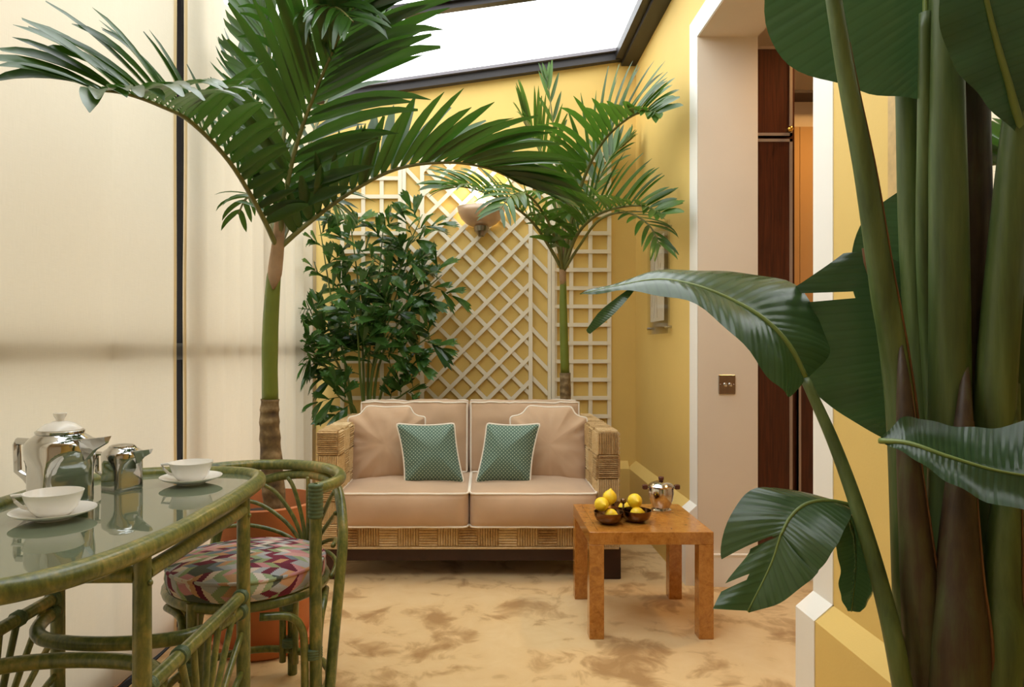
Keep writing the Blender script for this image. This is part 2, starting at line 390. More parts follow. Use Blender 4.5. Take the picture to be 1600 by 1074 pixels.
# passage behind the opening
struct(MB().box(2.6,2.7,1.2,4.5,0,2.9).build('wall_passage', MAT['reveal']))
struct(MB().box(1.32,2.7,1.2,1.3,0,2.9).build('wall_passage', MAT['reveal']))
struct(MB().box(1.32,2.7,4.3,4.4,0,2.9).build('wall_passage', MAT['reveal']))
struct(MB().box(1.32,2.7,1.2,4.4,2.85,2.95).build('ceiling', MAT['reveal']))
struct(MB().box(-1.7,1.04,-1.4,.92,2.78,2.9).build('ceiling', MAT['reveal']))
struct(MB().box(-1.7,-1.30,-1.4,.1,0,2.9).build('wall_left', MAT['reveal']))

# ---- left glazed wall: mullions, transom and panes follow the curtain line
def cx(y): return -1.215 - .05*(2.72-y) if y < 2.72 else -1.215 + .045*(y-2.72)
win = MB(); gx = lambda y: cx(y) - .075
w1 = bpy.data.objects.new('window_1', None); COL.objects.link(w1); struct(w1); OFF['window_1']=Vector((0,0,0))
for y in (.13, 1.45, 2.885, 3.7, 4.6):
    MB().box(gx(y)-.05, gx(y)+.025, y-.042, y+.042, 0, roof_h(gx(y))).build('mullion', MAT['mullion'], w1)
ys = [.13,1.45,2.885,3.7,4.6]
for a,c in zip(ys,ys[1:]):
    for (z0,z1) in ((1.105,1.172),(0,.1)):
        b = MB(); xa,xc=gx(a)+.03,gx(c)+.03
        if z0>.5: xa+=.026; xc+=.026
        b.add([(xa-.05,a,z0),(xa,a,z0),(xc,c,z0),(xc-.05,c,z0),(xa-.05,a,z1),(xa,a,z1),(xc,c,z1),(xc-.05,c,z1)],[(0,3,2,1),(4,5,6,7),(0,1,5,4),(1,2,6,5),(2,3,7,6),(3,0,4,7)])
        b.build('transom', MAT['bronze'], w1)
    for (z0,z1) in ((.1,1.105),(1.172,2.79)):
        b = MB(); b.add([(gx(a)-.02,a,z0),(gx(c)-.02,c,z0),(gx(c)-.02,c,z1),(gx(a)-.02,a,z1)],[(0,1,2,3)]); b.build('pane', MAT['pane'], w1)
# threshold boards under the curtain
struct(MB().box(-1.235,-1.205,-1.3,4.55,0,.004).build('trim_4', MAT['dark']))
struct(MB().box(-1.36,-1.237,-1.3,4.55,0,.006).build('trim_5', MAT['floor_wood']))
# ---- glass roof
roof = bpy.data.objects.new('ceiling', None); COL.objects.link(roof); struct(roof); OFF[roof.name]=Vector((0,0,0))
def rafter(y, w, d, name='rafter', mt='bronze', dz=0.0):
    x0,x1=-1.45,1.02; b=MB()
    b.add([(x0,y-w/2,roof_h(x0)-d+dz),(x1,y-w/2,roof_h(x1)-d+dz),(x1,y+w/2,roof_h(x1)-d+dz),(x0,y+w/2,roof_h(x0)-d+dz),
           (x0,y-w/2,roof_h(x0)+.05),(x1,y-w/2,roof_h(x1)+.05),(x1,y+w/2,roof_h(x1)+.05),(x0,y+w/2,roof_h(x0)+.05)],
          [(0,3,2,1),(4,5,6,7),(0,1,5,4),(1,2,6,5),(2,3,7,6),(3,0,4,7)]); return b.build(name, MAT[mt], roof)
rafter(YB-.035, .05, .02); rafter(YB-.075, .03, -.03, 'glazing_bar', 'rafter_grey'); 
for y in (3.66,2.68,1.7):
    rafter(y,.045,.0); rafter(y,.09,-.03,'rafter_cap')
MB().box(.94,1.04,.9,YB,3.075,3.13).build('edge_beam', MAT['bronze'], roof)
MB().box(.89,.95,.9,YB,3.10,3.16).build('edge_beam', MAT['bronze'], roof)
MB().box(-1.5,-1.38,.9,YB,2.72,2.83).build('edge_beam', MAT['bronze'], roof)
yy = [.88,1.7,2.68,3.66,YB-.06]
for a,c in zip(yy,yy[1:]):
    b=MB(); x0,x1=-1.45,.96; b.add([(x0,a,roof_h(x0)+.045),(x1,a,roof_h(x1)+.045),(x1,c,roof_h(x1)+.045),(x0,c,roof_h(x0)+.045)],[(0,1,2,3)]); b.build('pane', MAT['pane'], roof)

# ------------------------------------------------------------------ curtains
def curtain(y0, y1, label, seed, tail=False):
    t = thing('curtain', label, 'curtain', (cx((y0+y1)/2),(y0+y1)/2,.01), 'sheer linen curtains')
    n = int((y1-y0)/.014); m_=26; b=MB(); vs=[]
    for i in range(n+1):
        y=lerp(y0,y1,i/n)
        for j in range(m_+1):
            z=.012+ j/m_*2.74
            ph = y*2*PI/.46 + seed + .9*math.sin(y*4.1+seed)
            am=.012*(1-.25*(z/2.7)) ; 
            if tail: am=lerp(.006,.020,i/n); ph=y*2*PI/.17+seed+.4*math.sin(z*.8)
            x=cx(y)+am*(abs(math.sin(ph/2))**.7*2-1)*1.0 + .006*noise.noise(Vector((y*5,z*1.3,seed)))
            e=min(i,n-i)/n*(y1-y0)
            vs.append((x, y+.004*math.sin(z*2.3+seed), z))
    fs=[(i*(m_+1)+j,(i+1)*(m_+1)+j,(i+1)*(m_+1)+j+1,i*(m_+1)+j+1) for i in range(n) for j in range(m_)]
    b.add(vs,fs); b.build('cloth', MAT['curtain'], t, smooth=True)
    for (i,d) in ((0,1),(n,-1)):
        h=MB(); v2=[]
        for j in range(m_+1):
            p=vs[i*(m_+1)+j]; q=vs[(i+d*2)*(m_+1)+j]; v2+= [(p[0]+.003,p[1],p[2]),(q[0]+.003,q[1],q[2])]
        h.add(v2,[(2*j,2*j+1,2*j+3,2*j+2) for j in range(m_)]); h.build('hem', MAT['hem'], t, smooth=True)
    return t
curtain(.05, 2.70, 'wide sheer cream linen curtain behind the rattan table', 0.6)
curtain(2.748, 4.57, 'narrower sheer cream linen curtain behind the tall palm trunk, near the yellow wall', 2.1, True)

# ------------------------------------------------------------------ trellis on the back wall
tz = YB-.012
t = thing('wall_trellis', 'cream painted wooden trellis on the yellow wall behind the sofa', 'trellis', (P(744,720,tz).x, YB, .39))
ZT = YB-.025
def tx(px): return (px-VX)/F*ZT
def tzz(py): return CH-(py-VY)/F*ZT
top, bot = 238, 716
N=(0,1,0)
def vslat(pxa,pxb,dy=.02): MB().box(tx(pxa),tx(pxb),YB-dy,YB-.001,tzz(bot),tzz(top)).build('slat', MAT['trellis'], t)
for a,c in ((531,537),(564,570),(593,599),(867,870.5),(890,896),(920,926),(949.6,955.6)): vslat(a,c,.018)
for a,c in ((622,628),(628.5,634),(656.5,662.5),(826,832),(856,861),(861.5,867)): vslat(a,c,.032)
py=393+28.67*11
while py>top:
    for (a,c) in ((534,622),(867,953)):
        MB().box(tx(a),tx(c),YB-.024,YB-.006,tzz(py+3),tzz(py-3)).build('slat', MAT['trellis'], t)
    py-=28.67
MB().box(tx(531),tx(956),YB-.026,YB-.002,tzz(top+6),tzz(top)).build('slat', MAT['trellis'], t)
def diag(xa,xb,sgn,c,dy):
    # line z = sgn*(x-xa)+c clipped to [bot,top]
    zt,zb=tzz(top),tzz(bot); x0,x1=xa,xb
    za,zb_=c,c+sgn*(xb-xa)
    f=lambda x:c+sgn*(x-xa); g=lambda z:xa+(z-c)/sgn
    for lim in (zt,zb):
        pass
    lo,hi=sorted((g(zt),g(zb))); x0=max(x0,lo); x1=min(x1,hi)
    if x1-x0<.012: return
    MB().bar((x0,YB-dy,f(x0)),(x1,YB-dy,f(x1)),.026,.008,N).build('slat', MAT['trellis'], t)
pitch=.1655
xa,xb=tx(660),tx(828)
z=tzz(bot)-.9
while z<tzz(top)+.9:
    diag(xa,xb,1,z+.03,.026); diag(xa,xb,-1,z+.075,.016)
    z+=pitch
for (a,c) in ((632,659),(830,857)):
    z=tzz(bot)-.2
    while z<tzz(top)+.3: diag(tx(a),tx(c),-1.05,z+(.02 if a<700 else .09),.016); z+=pitch

# ------------------------------------------------------------------ wall sconce
sc = P(752,323,4.5); Ys=YB-.05
s = thing('wall_sconce', 'half-bowl bronze glass wall lamp glowing above the trellis', 'lamp', (sc.x,YB,sc.z-.1))
b=MB(); r0=.165; prof=[(.02,-.118),(.06,-.114),(.10,-.095),(.135,-.06),(.155,-.02),(.165,.02),(.161,.02),(.15,-.02),(.13,-.056),(.095,-.09),(.055,-.107),(.0,-.11)]
seg=24; vs=[]
for r,z in prof:
    for k in range(seg+1):
        a=PI+PI*k/seg; vs.append((sc.x+r*math.cos(a), YB-.035+r*.8*math.sin(a), sc.z+z))
b.add(vs,[(i*(seg+1)+k,i*(seg+1)+k+1,(i+1)*(seg+1)+k+1,(i+1)*(seg+1)+k) for i in range(len(prof)-1) for k in range(seg)])
b.build('bowl', MAT['sconce'], s, smooth=True)
b=MB().lathe([(.0,-.185),(.02,-.183),(.03,-.165),(.045,-.15),(.048,-.118),(.03,-.11)],(sc.x,YB-.075,sc.z)); b.build('stem', MAT['steel'], s, smooth='auto')
MB().box(sc.x-.05,sc.x+.05,YB-.042,YB-.03,sc.z-.13,sc.z+.05,.004).build('backplate', MAT['steel'], s)
MB().ball((sc.x-.004,YB-.035-.138,sc.z-.055),.014).build('finial', MAT['brass'], s, smooth=True)
MB().ball((sc.x,YB-.085,sc.z+.035),.03).build('bulb', MAT['bulb'], s, smooth=True)
l=bpy.data.lights.new('sconce_light','POINT'); l.energy=4; l.color=(1,.78,.48); l.shadow_soft_size=.04
lo=bpy.data.objects.new('sconce_light',l); COL.objects.link(lo); lo.parent=s; lo.location=(0,-.10,.21)

# ------------------------------------------------------------------ passage joinery
def door_panel(par,x0,x1,y,z0,z1,name='door',rim=.014):
    d=MB().box(x0,x1,y-.02,y,z0,z1).build(name,MAT['cabinet_wood'],par)
    e=MB(); e.box(x0,x1,y-.024,y-.001,z1-rim,z1); e.box(x0,x1,y-.024,y-.001,z0,z0+rim); e.box(x1-rim,x1,y-.024,y-.001,z0,z1)
    e.build('edge_strip',MAT['silver_trim'],d); return d
c=thing('tall_cabinet','tall dark wood cabinet with metal-edged doors in the passage','cabinet',(1.42,3.6,0))
MB().box(1.334,1.525,3.345,3.9,.1,2.63).build('body',MAT['cabinet_wood'],c)
MB().box(1.334,1.525,3.36,3.9,0,.1).build('plinth',MAT['white'],c)
d=door_panel(c,1.334,1.503,3.34,2.185,2.62); MB().ball((1.488,3.308,2.215),.014).build('knob',MAT['brass'],d,smooth=True)
door_panel(c,1.334,1.503,3.34,.11,2.17)
c=thing('base_cabinet','low dark wood cabinet with pale edge strip right of the tall cabinet','cabinet',(1.85,3.6,0))
MB().box(1.53,2.3,3.37,3.9,.1,1.0).build('body',MAT['cabinet_wood'],c)
MB().box(1.53,2.3,3.38,3.9,0,.1).build('plinth',MAT['white'],c)
d=MB().box(1.545,2.0,3.345,3.365,.11,.98).build('door',MAT['cabinet_wood'],c)
MB().box(1.545,1.556,3.341,3.366,.11,.98).build('edge_strip',MAT['silver_trim'],d)
MB().box(1.53,2.3,3.345,3.9,1.0,1.04).build('worktop',MAT['reveal'],c)
c=thing('splashback','bronze glass splashback panels glowing orange behind the passage cabinets','splashback',(1.9,3.95,1.05))
MB().box(1.53,1.81,3.905,3.915,1.045,2.42).build('panel',MAT['splash'],c); MB().box(1.813,2.3,3.905,3.915,1.045,2.42).build('panel',MAT['splash'],c)
MB().box(1.53,2.3,3.76,3.9,2.56,2.575).build('shelf',MAT['wood_dark'],c)
struct(MB().box(1.34,2.6,3.917,3.99,0,2.86).build('wall_passage',MAT['reveal']))
tag(MB().box(1.70,1.84,3.55,3.72,1.042,1.2,.02).build('storage_tin',MAT['splash'],None,(1.77,3.63,1.042)),'squat tan tin on the passage worktop','tin')
dl=thing('ceiling_downlight','round warm downlight in the passage ceiling','lamp',(1.9,3.2,2.85))
MB().lathe([(.05,-.004),(.06,-.012),(.065,-.002)],(1.9,3.2,2.85)).build('ring',MAT['steel'],dl,smooth='auto')
MB().lathe([(.0,-.005),(.05,-.005)],(1.9,3.2,2.85)).build('lens',MAT['downlight'],dl)
l=bpy.data.lights.new('passage_light','SPOT'); l.energy=45; l.color=(1,.56,.2); l.spot_size=2.6; l.shadow_soft_size=.06; l.spot_blend=.6
lo=bpy.data.objects.new('passage_light',l); COL.objects.link(lo); lo.parent=dl; lo.location=(0,0,-.03)

# switch plate on the jamb
sw=thing('light_switch','square brushed metal two-toggle light switch on the cream jamb','light switch',(1.178,ZO1-.004,.977))
yy0=ZO1-.0045
MB().box(1.138,1.219,yy0-.007,yy0,.93,1.023,.002).build('plate',MAT['steel'],sw)
for x in (1.168,1.192):
    q=MB().lathe([(.0085,0),(.0085,.004),(.006,.006),(.0,.006)],(0,0,0),16); q.v=[Vector((x+p.x,yy0-.007-p.z,.977+p.y)) for p in q.v]; q.build('collar',MAT['chrome'],sw,smooth='auto')
    MB().tube([(x,yy0-.012,.977),(x,yy0-.024,.971)],[.003,.0042],8).build('toggle',MAT['chrome'],sw,smooth='auto')
for x in (1.146,1.211): MB().ball((x,yy0-.007,.977),.003,8,5).build('screw',MAT['chrome'],sw,smooth=True)

# acrylic picture on the right wall
pc=thing('acrylic_picture','clear acrylic frame with a slim line drawing on the yellow right wall','picture',(XW,3.96,1.27))
MB().box(XW-.034,XW-.028,3.74,4.18,1.235,1.86).build('front_panel',MAT['acrylic'],pc)
MB().box(XW-.022,XW-.016,3.74,4.18,1.235,1.86).build('back_panel',MAT['acrylic'],pc)
pp=MB().box(XW-.0265,XW-.0245,3.83,4.14,1.31,1.80).build('paper',MAT['paper'],pc)
for k,pts in enumerate(([(4.05,1.33),(4.02,1.5),(4.04,1.62),(4.0,1.74)],[(3.97,1.33),(3.99,1.48),(3.95,1.6),(3.98,1.74)],[(4.1,1.4),(4.06,1.52),(4.08,1.6)],[(3.9,1.45),(3.93,1.55),(3.9,1.64)])):
    MB().tube(cr([(XW-.0268,y,z) for y,z in pts],12),.0016,5).build('drawn_line',MAT['ink'],pp)
for y in (3.765,4.155):
    for z in (1.27,1.825):
        MB().tube([(XW-.001,y,z),(XW-.042,y,z)],.008,12).build('standoff',MAT['chrome'],pc,smooth='auto')

# mirror on the near part of the right wall
mr=thing('wall_mirror','wall mirror with a beaded gold frame behind the big foreground plant','mirror',(XW,1.3,1.2))
MB().box(XW-.012,XW-.001,.55,1.70,1.22,2.55).build('mirror_glass',MAT['mirror'],mr)
for (y0,y1,z0,z1) in ((1.68,1.725,1.2,2.57),(.525,.57,1.2,2.57),(.55,1.7,1.2,1.235),(.55,1.7,2.535,2.57)):
    MB().box(XW-.02,XW-.001,y0,y1,z0,z1,.004).build('frame_rail',MAT['print_frame'],mr)

# ------------------------------------------------------------------ SOFA
SX0,SX1,SF,SB=-.826,.674,3.395,4.27
so=thing('sofa','two-seat sofa with woven raffia frame, dark wood base and beige velvet cushions','sofa',((SX0+SX1)/2,3.85,0))
AW=.105
def block(o,u,v,n,wd,ht,strands,par,jit=.0015):
    # strands run along u, stacked along v, rounded outwards along n
    o=Vector(o);u=Vector(u);v=Vector(v);n=Vector(n); b=MB(); p=ht/strands
    for k in range(strands):
        z0=k*p; j=R.uniform(-jit,jit); e=.004+R.uniform(0,.003)
        q=[(z0,-.003),(z0+p*.14,.005+j),(z0+p*.5,.009+j),(z0+p*.86,.005+j),(z0+p,-.003)]
        vs=[o+u*e+v*a+n*d for a,d in q]+[o+u*(wd-e)+v*a+n*d for a,d in q]
        b.add(vs,[(i,i+5,i+6,i+1) for i in range(4)]+[(0,1,2,3,4),(9,8,7,6,5)])
    return b.build('woven_block',MAT['raffia'],par)
X_,Y_,Z_=V(1,0,0),V(0,1,0),V(0,0,1)
def weave(o,u,v,n,W,H,nu,nv,par,par0=0,st=9):
    for i in range(nu):
        for j in range(nv):
            oo=Vector(o)+Vector(u)*(W*i/nu)+Vector(v)*(H*j/nv)
            if (i+j+par0)%2==0: block(oo,u,v,n,W/nu,H/nv,st,par)
            else: block(oo,v,u,n,H/nv,W/nu,st,par)
AZ0,AZ1=.16,.735
for side in (0,1):
    xa=SX0 if side==0 else SX1-AW; xb=xa+AW
    arm=MB().box(xa+.004,xb-.004,SF+.004,SB-.004,AZ0,AZ1-.004).build('arm',MAT['raffia'],so)
    weave((xa,SF,AZ0),X_,Z_,-Y_,AW,AZ1-AZ0,1,5,arm,side,12)
    weave((xa,SF,AZ1),X_,Y_,Z_,AW,SB-SF,1,7,arm,0,12)
    if side==0: weave((xb,SF,AZ0+.1),Y_,Z_,X_,SB-SF,AZ1-AZ0-.1,7,4,arm,1,10)
    else: weave((xa,SF,AZ0+.1),Y_,Z_,-X_,SB-SF,AZ1-AZ0-.1,7,4,arm,0,10)
    if side==0: weave((xa,SF,AZ0),Y_,Z_,-X_,SB-SF,AZ1-AZ0,7,5,arm,1,5)
    else: weave((xb,SF,AZ0),Y_,Z_,X_,SB-SF,AZ1-AZ0,7,5,arm,0,5)
fr=MB().box(SX0+AW,SX1-AW,SF+.012,SF+.06,.16,.272).build('front_rail',MAT['raffia'],so)
weave((SX0+AW,SF+.010,.162),X_,Z_,-Y_,SX1-SX0-2*AW,.11,13,1,fr,0,8)
MB().box(SX0+AW,SX1-AW,SB-.09,SB-.01,.16,.73).build('back_frame',MAT['raffia'],so)
MB().box(SX0+AW,SX1-AW,SF+.05,SB-.05,.17,.262).build('seat_deck',MAT['wood_dark'],so)
# twisted rope edge below the rail
b=MB().tube([(SX0,SF-.002,.158),(SX1,SF-.002,.158)],.006,8); b.build('rope_edge',MAT['raffia'],so,smooth=True)
MB().box(SX0+.04,SX1-.02,SF+.02,SF+.07,.088,.156,.003).build('base_rail',MAT['wood_dark'],so)
MB().box(SX0+.04,SX1-.02,SB-.07,SB-.02,.088,.156,.003).build('base_rail',MAT['wood_dark'],so)
for (x0,x1) in ((SX0+.035,SX0+.1),(SX1-.08,SX1+.012)):
    for y in (SF+.006,SB-.09): MB().box(x0,x1,y,y+.085,0,.157,.003).build('leg',MAT['wood_dark'],so)
def cushion(x0,x1,y0,y1,z0,z1,bx,by,bz,seed,nx=22,ny=14,nz=6,tilt=0.0,wr=.006):
    # closed rounded box inflated on every face
    b=MB(); cx_,cy_,cz_=(x0+x1)/2,(y0+y1)/2,(z0+z1)/2; hx,hy,hz=(x1-x0)/2,(y1-y0)/2,(z1-z0)/2
    idx={}; vs=[]; fs=[]
    def pt(i,j,k):
        if (i,j,k) in idx: return idx[(i,j,k)]
        u,v,w_=2*i/nx-1,2*j/ny-1,2*k/nz-1
        fu=(1-abs(u)**3); fv=(1-abs(v)**3); fw=(1-abs(w_)**2.4)
        p=Vector((u*hx,v*hy,w_*hz))
        if i in(0,nx): p.x+=bx*fv*fw*u
        if j in(0,ny): p.y+=by*fu*fw*v
        if k in(0,nz): p.z+=bz*fu*fv*w_
        # ease corners of the plan
        cr_=.03; du=max(0,abs(u)*hx-(hx-cr_)); dv=max(0,abs(v)*hy-(hy-cr_))
        if du>0 and dv>0:
            L=math.hypot(du,dv)
            if L>cr_: p.x-=math.copysign(du-du*cr_/L,u); p.y-=math.copysign(dv-dv*cr_/L,v)
        q=p+Vector((seed*3.1,seed,0))
        n_=noise.noise(Vector((q.x*9,q.y*9,q.z*11)))+.6*noise.noise(Vector((q.x*22,q.y*14,q.z*20)))
        p+=Vector((0,-n_*wr,n_*wr*.8))*(.35+.65*min(fu,1))
        p.y+=tilt*(p.z+hz)
        idx[(i,j,k)]=len(vs); vs.append(p+Vector((cx_,cy_,cz_))); return idx[(i,j,k)]
    for i in range(nx):
        for j in range(ny):
            fs.append((pt(i,j,0),pt(i,j+1,0),pt(i+1,j+1,0),pt(i+1,j,0))); fs.append((pt(i,j,nz),pt(i+1,j,nz),pt(i+1,j+1,nz),pt(i,j+1,nz)))
        for k in range(nz):
            fs.append((pt(i,0,k),pt(i+1,0,k),pt(i+1,0,k+1),pt(i,0,k+1))); fs.append((pt(i,ny,k),pt(i,ny,k+1),pt(i+1,ny,k+1),pt(i+1,ny,k)))
    for j in range(ny):
        for k in range(nz):
            fs.append((pt(0,j,k),pt(0,j,k+1),pt(0,j+1,k+1),pt(0,j+1,k))); fs.append((pt(nx,j,k),pt(nx,j+1,k),pt(nx,j+1,k+1),pt(nx,j,k+1)))
    b.add(vs,fs)
    def loopz(k): return [vs[pt(i,0,k)] for i in range(nx)]+[vs[pt(nx,j,k)] for j in range(ny)]+[vs[pt(i,ny,k)] for i in range(nx,0,-1)]+[vs[pt(0,j,k)] for j in range(ny,0,-1)]
    def loopy(j): return [vs[pt(i,j,0)] for i in range(nx)]+[vs[pt(nx,j,k)] for k in range(nz)]+[vs[pt(i,j,nz)] for i in range(nx,0,-1)]+[vs[pt(0,j,k)] for k in range(nz,0,-1)]
    return b,loopz,loopy,nz,ny
mid=(733-VX)/F*3.37
for x0,x1,sd in ((SX0+AW+.005,mid-.003,1),(mid+.003,SX1-AW-.005,2)):
    b,lz,ly,nz,ny=cushion(x0,x1,3.355,4.0,.272,.435,.004,.028,.022,sd,wr=.003)
    q=b.build('seat_cushion',MAT['velvet'],so,smooth=True)
    for k in (0,nz): MB().tube(lz(k),.0055,7,closed=True).build('piping',MAT['piping'],q,smooth=True)
mid2=(733-VX)/F*4.02
for x0,x1,sd in ((SX0+AW+.002,mid2-.003,3),(mid2+.003,SX1-AW-.002,4)):
    b,lz,ly,nz,ny=cushion(x0,x1,3.92,4.09,.44,.835,.004,.045,.010,sd,nx=22,ny=6,nz=16,tilt=.16,wr=.014)
    q=b.build('back_cushion',MAT['velvet'],so,smooth=True)
    MB().tube(ly(0),.0055,7,closed=True).build('piping',MAT['piping'],q,smooth=True)
    MB().tube(ly(ny),.0055,7,closed=True).build('piping',MAT['piping'],q,smooth=True)
def pillow(name,outline,th,matn,loc,rot,label,cat,group,seed,wr=.009,dense=96):
    # outline: local (x,z) points, star-shaped about 0
    pts=[Vector((x,0,z)) for x,z in outline]; ring=[]
    per=[(pts[(i+1)%len(pts)]-pts[i]).length for i in range(len(pts))]; tot=sum(per)
    for i in range(len(pts)):
        n=max(2,round(dense*per[i]/tot))
        for k in range(n): ring.append(pts[i].lerp(pts[(i+1)%len(pts)],k/n))
    n=len(ring); ring=[(ring[(i-1)%n]+ring[i]*2+ring[(i+1)%n])/4 for i in range(n)]
    b=MB(); rr=[0.0,.15,.3,.45,.6,.72,.82,.9,.96,1.0]; vs=[]; fs=[]
    for sgn in (-1,1):
        base=len(vs); vs.append(Vector((0,sgn*th,0)))
        for r in rr[1:]:
            for p in ring:
                q=p*r; y=sgn*th*max(0,1-r**2.3)**.75
                e=sm((r-.5)/.35)*(1-sm((r-.95)/.05))*1.5
                y+=(noise.noise(Vector((q.x*16+seed,q.z*16,sgn*3)))*wr+noise.noise(Vector((math.atan2(q.z,q.x)*6,r*2,seed)))*wr*1.3*e)*(1-r**6)
                vs.append(Vector((q.x,y,q.z)))
        for i in range(n):
            j=(i+1)%n; f=(base,base+1+j,base+1+i); fs.append(f if sgn>0 else f[::-1])
        for k in range(len(rr)-2):
            for i in range(n):
                j=(i+1)%n; a=base+1+k*n; f=(a+i,a+j,a+n+j,a+n+i); fs.append(f[::-1] if sgn<0 else f)
    b.add(vs,fs); o=b.build(name,MAT[matn],None,loc,True,True,rot); tag(o,label,cat,group)
    MB().tube(ring,.0055,7,closed=True).build('piping',MAT['piping'],o,smooth=True,local=True); return o
def sq(w,h,bow=.05,sk=0.0,n=5):
    c=[(-w/2,-h/2),(w/2,-h/2),(w/2+sk,h/2),(-w/2+sk,h/2)]; out=[]
    for i in range(4):
        a,d=c[i],c[(i+1)%4]; 
        for k in range(n):
            t_=k/n; x,z=lerp(a[0],d[0],t_),lerp(a[1],d[1],t_); f=1-bow*2*math.sin(PI*t_)**.8*.5
            out.append((x*f,z*f))
    return out
def scallop(w,h):
    # notched upper corners, bowed sides
    a,c=w/2,h/2
    return [(-a*.92,-c),(-a*.4,-c*.98),(0,-c*.97),(a*.4,-c*.98),(a*.92,-c),(a*.98,-c*.5),(a*.97,0),(a*.99,c*.4),(a,c*.68),(a*.98,c*.73),(a*.82,c*.74),(a*.68,c*.82),(a*.62,c*.97),(a*.56,c*1.0),
            (0,c*.98),(-a*.48,c*1.02),(-a*.56,c*.97),(-a*.66,c*.82),(-a*.80,c*.76),(-a*.96,c*.74),(-a,c*.68),(-a*.97,c*.3),(-a*.96,0),(-a*.97,-c*.5)]
pillow('scatter_cushion',scallop(.43,.44),.075,'velvet',P(604,697,3.80),(-.22,0,.10),'beige velvet cushion with notched corners against the left sofa arm','cushion','beige notched cushions',1.3)
pillow('scatter_cushion',scallop(.43,.44),.075,'velvet',P(857,697,3.80),(-.22,0,-.08),'beige velvet cushion with notched corners against the right sofa arm','cushion','beige notched cushions',5.1)
pillow('scatter_cushion',sq(.31,.315,.07,-.05),.065,'dotted',P(679,708,3.64),(-.25,.0,.06),'green dotted cushion left of the sofa seam, beside the left beige cushion','cushion','green dotted cushions',8.2,.003)
pillow('scatter_cushion',sq(.285,.315,.07,.055),.065,'dotted',P(786,708,3.64),(-.25,-.0,-.06),'green dotted cushion right of the sofa seam, beside the right beige cushion','cushion','green dotted cushions',3.4,.003)

# ------------------------------------------------------------------ BURL SIDE TABLE
TX0,TX1,TY0,TY1,TH=.420,.911,2.697,3.187,.4245
tb=thing('side_table','square burl wood side table with thick legs in front of the sofa','table',((TX0+TX1)/2,(TY0+TY1)/2,0))
MB().box(TX0,TX1,TY0,TY1,TH-.05,TH,.0015).build('top',MAT['burl'],tb)
b=MB(); e=.0006
for (x0,x1,y0,y1) in ((TX0+.035,TX0+.037,TY0+.02,TY1-.02),): b.box(x0,x1,y0,y1,TH-.001,TH+e)
b.build('inlay_line',MAT['brass'],tb)
for x in (TX0,TX1-.058):
    for y in (TY0,TY1-.058): MB().box(x,x+.058,y,y+.058,0,TH-.05,.0015).build('leg',MAT['burl'],tb)
# triple bowl
bc=[P(951,809,2.83),P(995,808,2.86),P(976,793,2.955)]
for q in bc: q.z=TH
tr=thing('triple_bowl','dark metal tray of three joined round bowls with a knob handle on the burl table','bowl',(bc[0]+bc[1]+bc[2])/3)
for q in bc:
    MB().lathe([(0,.004),(.03,.001),(.034,.004),(.05,.016),(.059,.034),(.061,.05),(.0585,.05),(.056,.034),(.046,.018),(.03,.009),(0,.008)],q,24).build('bowl',MAT['dark_bowl'],tr,smooth='auto')
hc=(bc[0]+bc[1]+bc[2])/3
MB().tube([hc+V(0,0,.02),hc+V(0,0,.074)],.004,8).build('handle_rod',MAT['dark_bowl'],tr,smooth=True)
MB().ball(hc+V(0,0,.082),.0125).build('handle_knob',MAT['dark_bowl'],tr,smooth=True)
def lemon(c,r,ax,label):
    b=MB(); pr=[(0,-1.22),(.1,-1.17),(.2,-1.08),(.42,-.94),(.72,-.68),(.93,-.35),(1,0),(.93,.35),(.72,.68),(.42,.94),(.24,1.08),(.14,1.2),(.08,1.26),(0,1.28)]
    b.lathe([(a*r,z*r) for a,z in pr],(0,0,0),18); o=b.build('lemon',MAT['lemon'],None,c,True,True)
    o.rotation_euler=Vector(ax).to_track_quat('Z','Y').to_euler(); tag(o,label,'lemon','lemons in the metal bowls')
b0,b1,b2=bc
lemon(b0+V(.01,-.002,.036),.026,(.6,-.5,.1),'lemon lying low in the front left bowl')
lemon(b1+V(.0,-.005,.036),.028,(.9,.2,.1),'lemon lying low in the right bowl')
lemon(b2+V(.0,0,.036),.027,(.8,.3,.0),'lemon lying in the rear bowl behind the knob')
lemon(b0+V(-.028,.008,.078),.030,(.3,-1,.1),'lemon perched at left on the front bowl')
lemon(b0+V(.014,.05,.098),.030,(.15,.1,1),'topmost lemon with its tip pointing up')
lemon(b1+V(-.004,.02,.083),.031,(.2,-1,.1),'lemon perched on the right bowl beside the silver pot')
# silver pot with wooden knobs
pc0=P(1033,800,3.06); pc0.z=TH
pt=thing('sugar_pot','silver lidded pot with dark wooden knobs at the back of the burl table','pot',pc0)
MB().lathe([(0,.002),(.044,.0),(.045,.006),(.036,.012),(.04,.02),(.052,.05),(.056,.08),(.054,.1),(.05,.108),(.0,.108)],pc0,28).build('body',MAT['old_silver'],pt,smooth='auto')
MB().lathe([(.056,.106),(.057,.111),(.046,.122),(.025,.131),(.008,.134),(0,.134)],pc0,28).build('lid',MAT['old_silver'],pt,smooth='auto')
MB().lathe([(.004,.132),(.011,.136),(.013,.148),(.010,.152),(0,.152)],pc0,14).build('lid_knob',MAT['wood_knob'],pt,smooth='auto')
for sg in (-1,1):
    MB().tube([pc0+V(sg*.05,0,.098),pc0+V(sg*.066,0,.104)],.004,8).build('bracket',MAT['old_silver'],pt)
    MB().box(pc0.x+sg*.072-.011,pc0.x+sg*.072+.011,pc0.y-.01,pc0.y+.01,pc0.z+.095,pc0.z+.116,.003).build('side_handle',MAT['wood_knob'],pt)
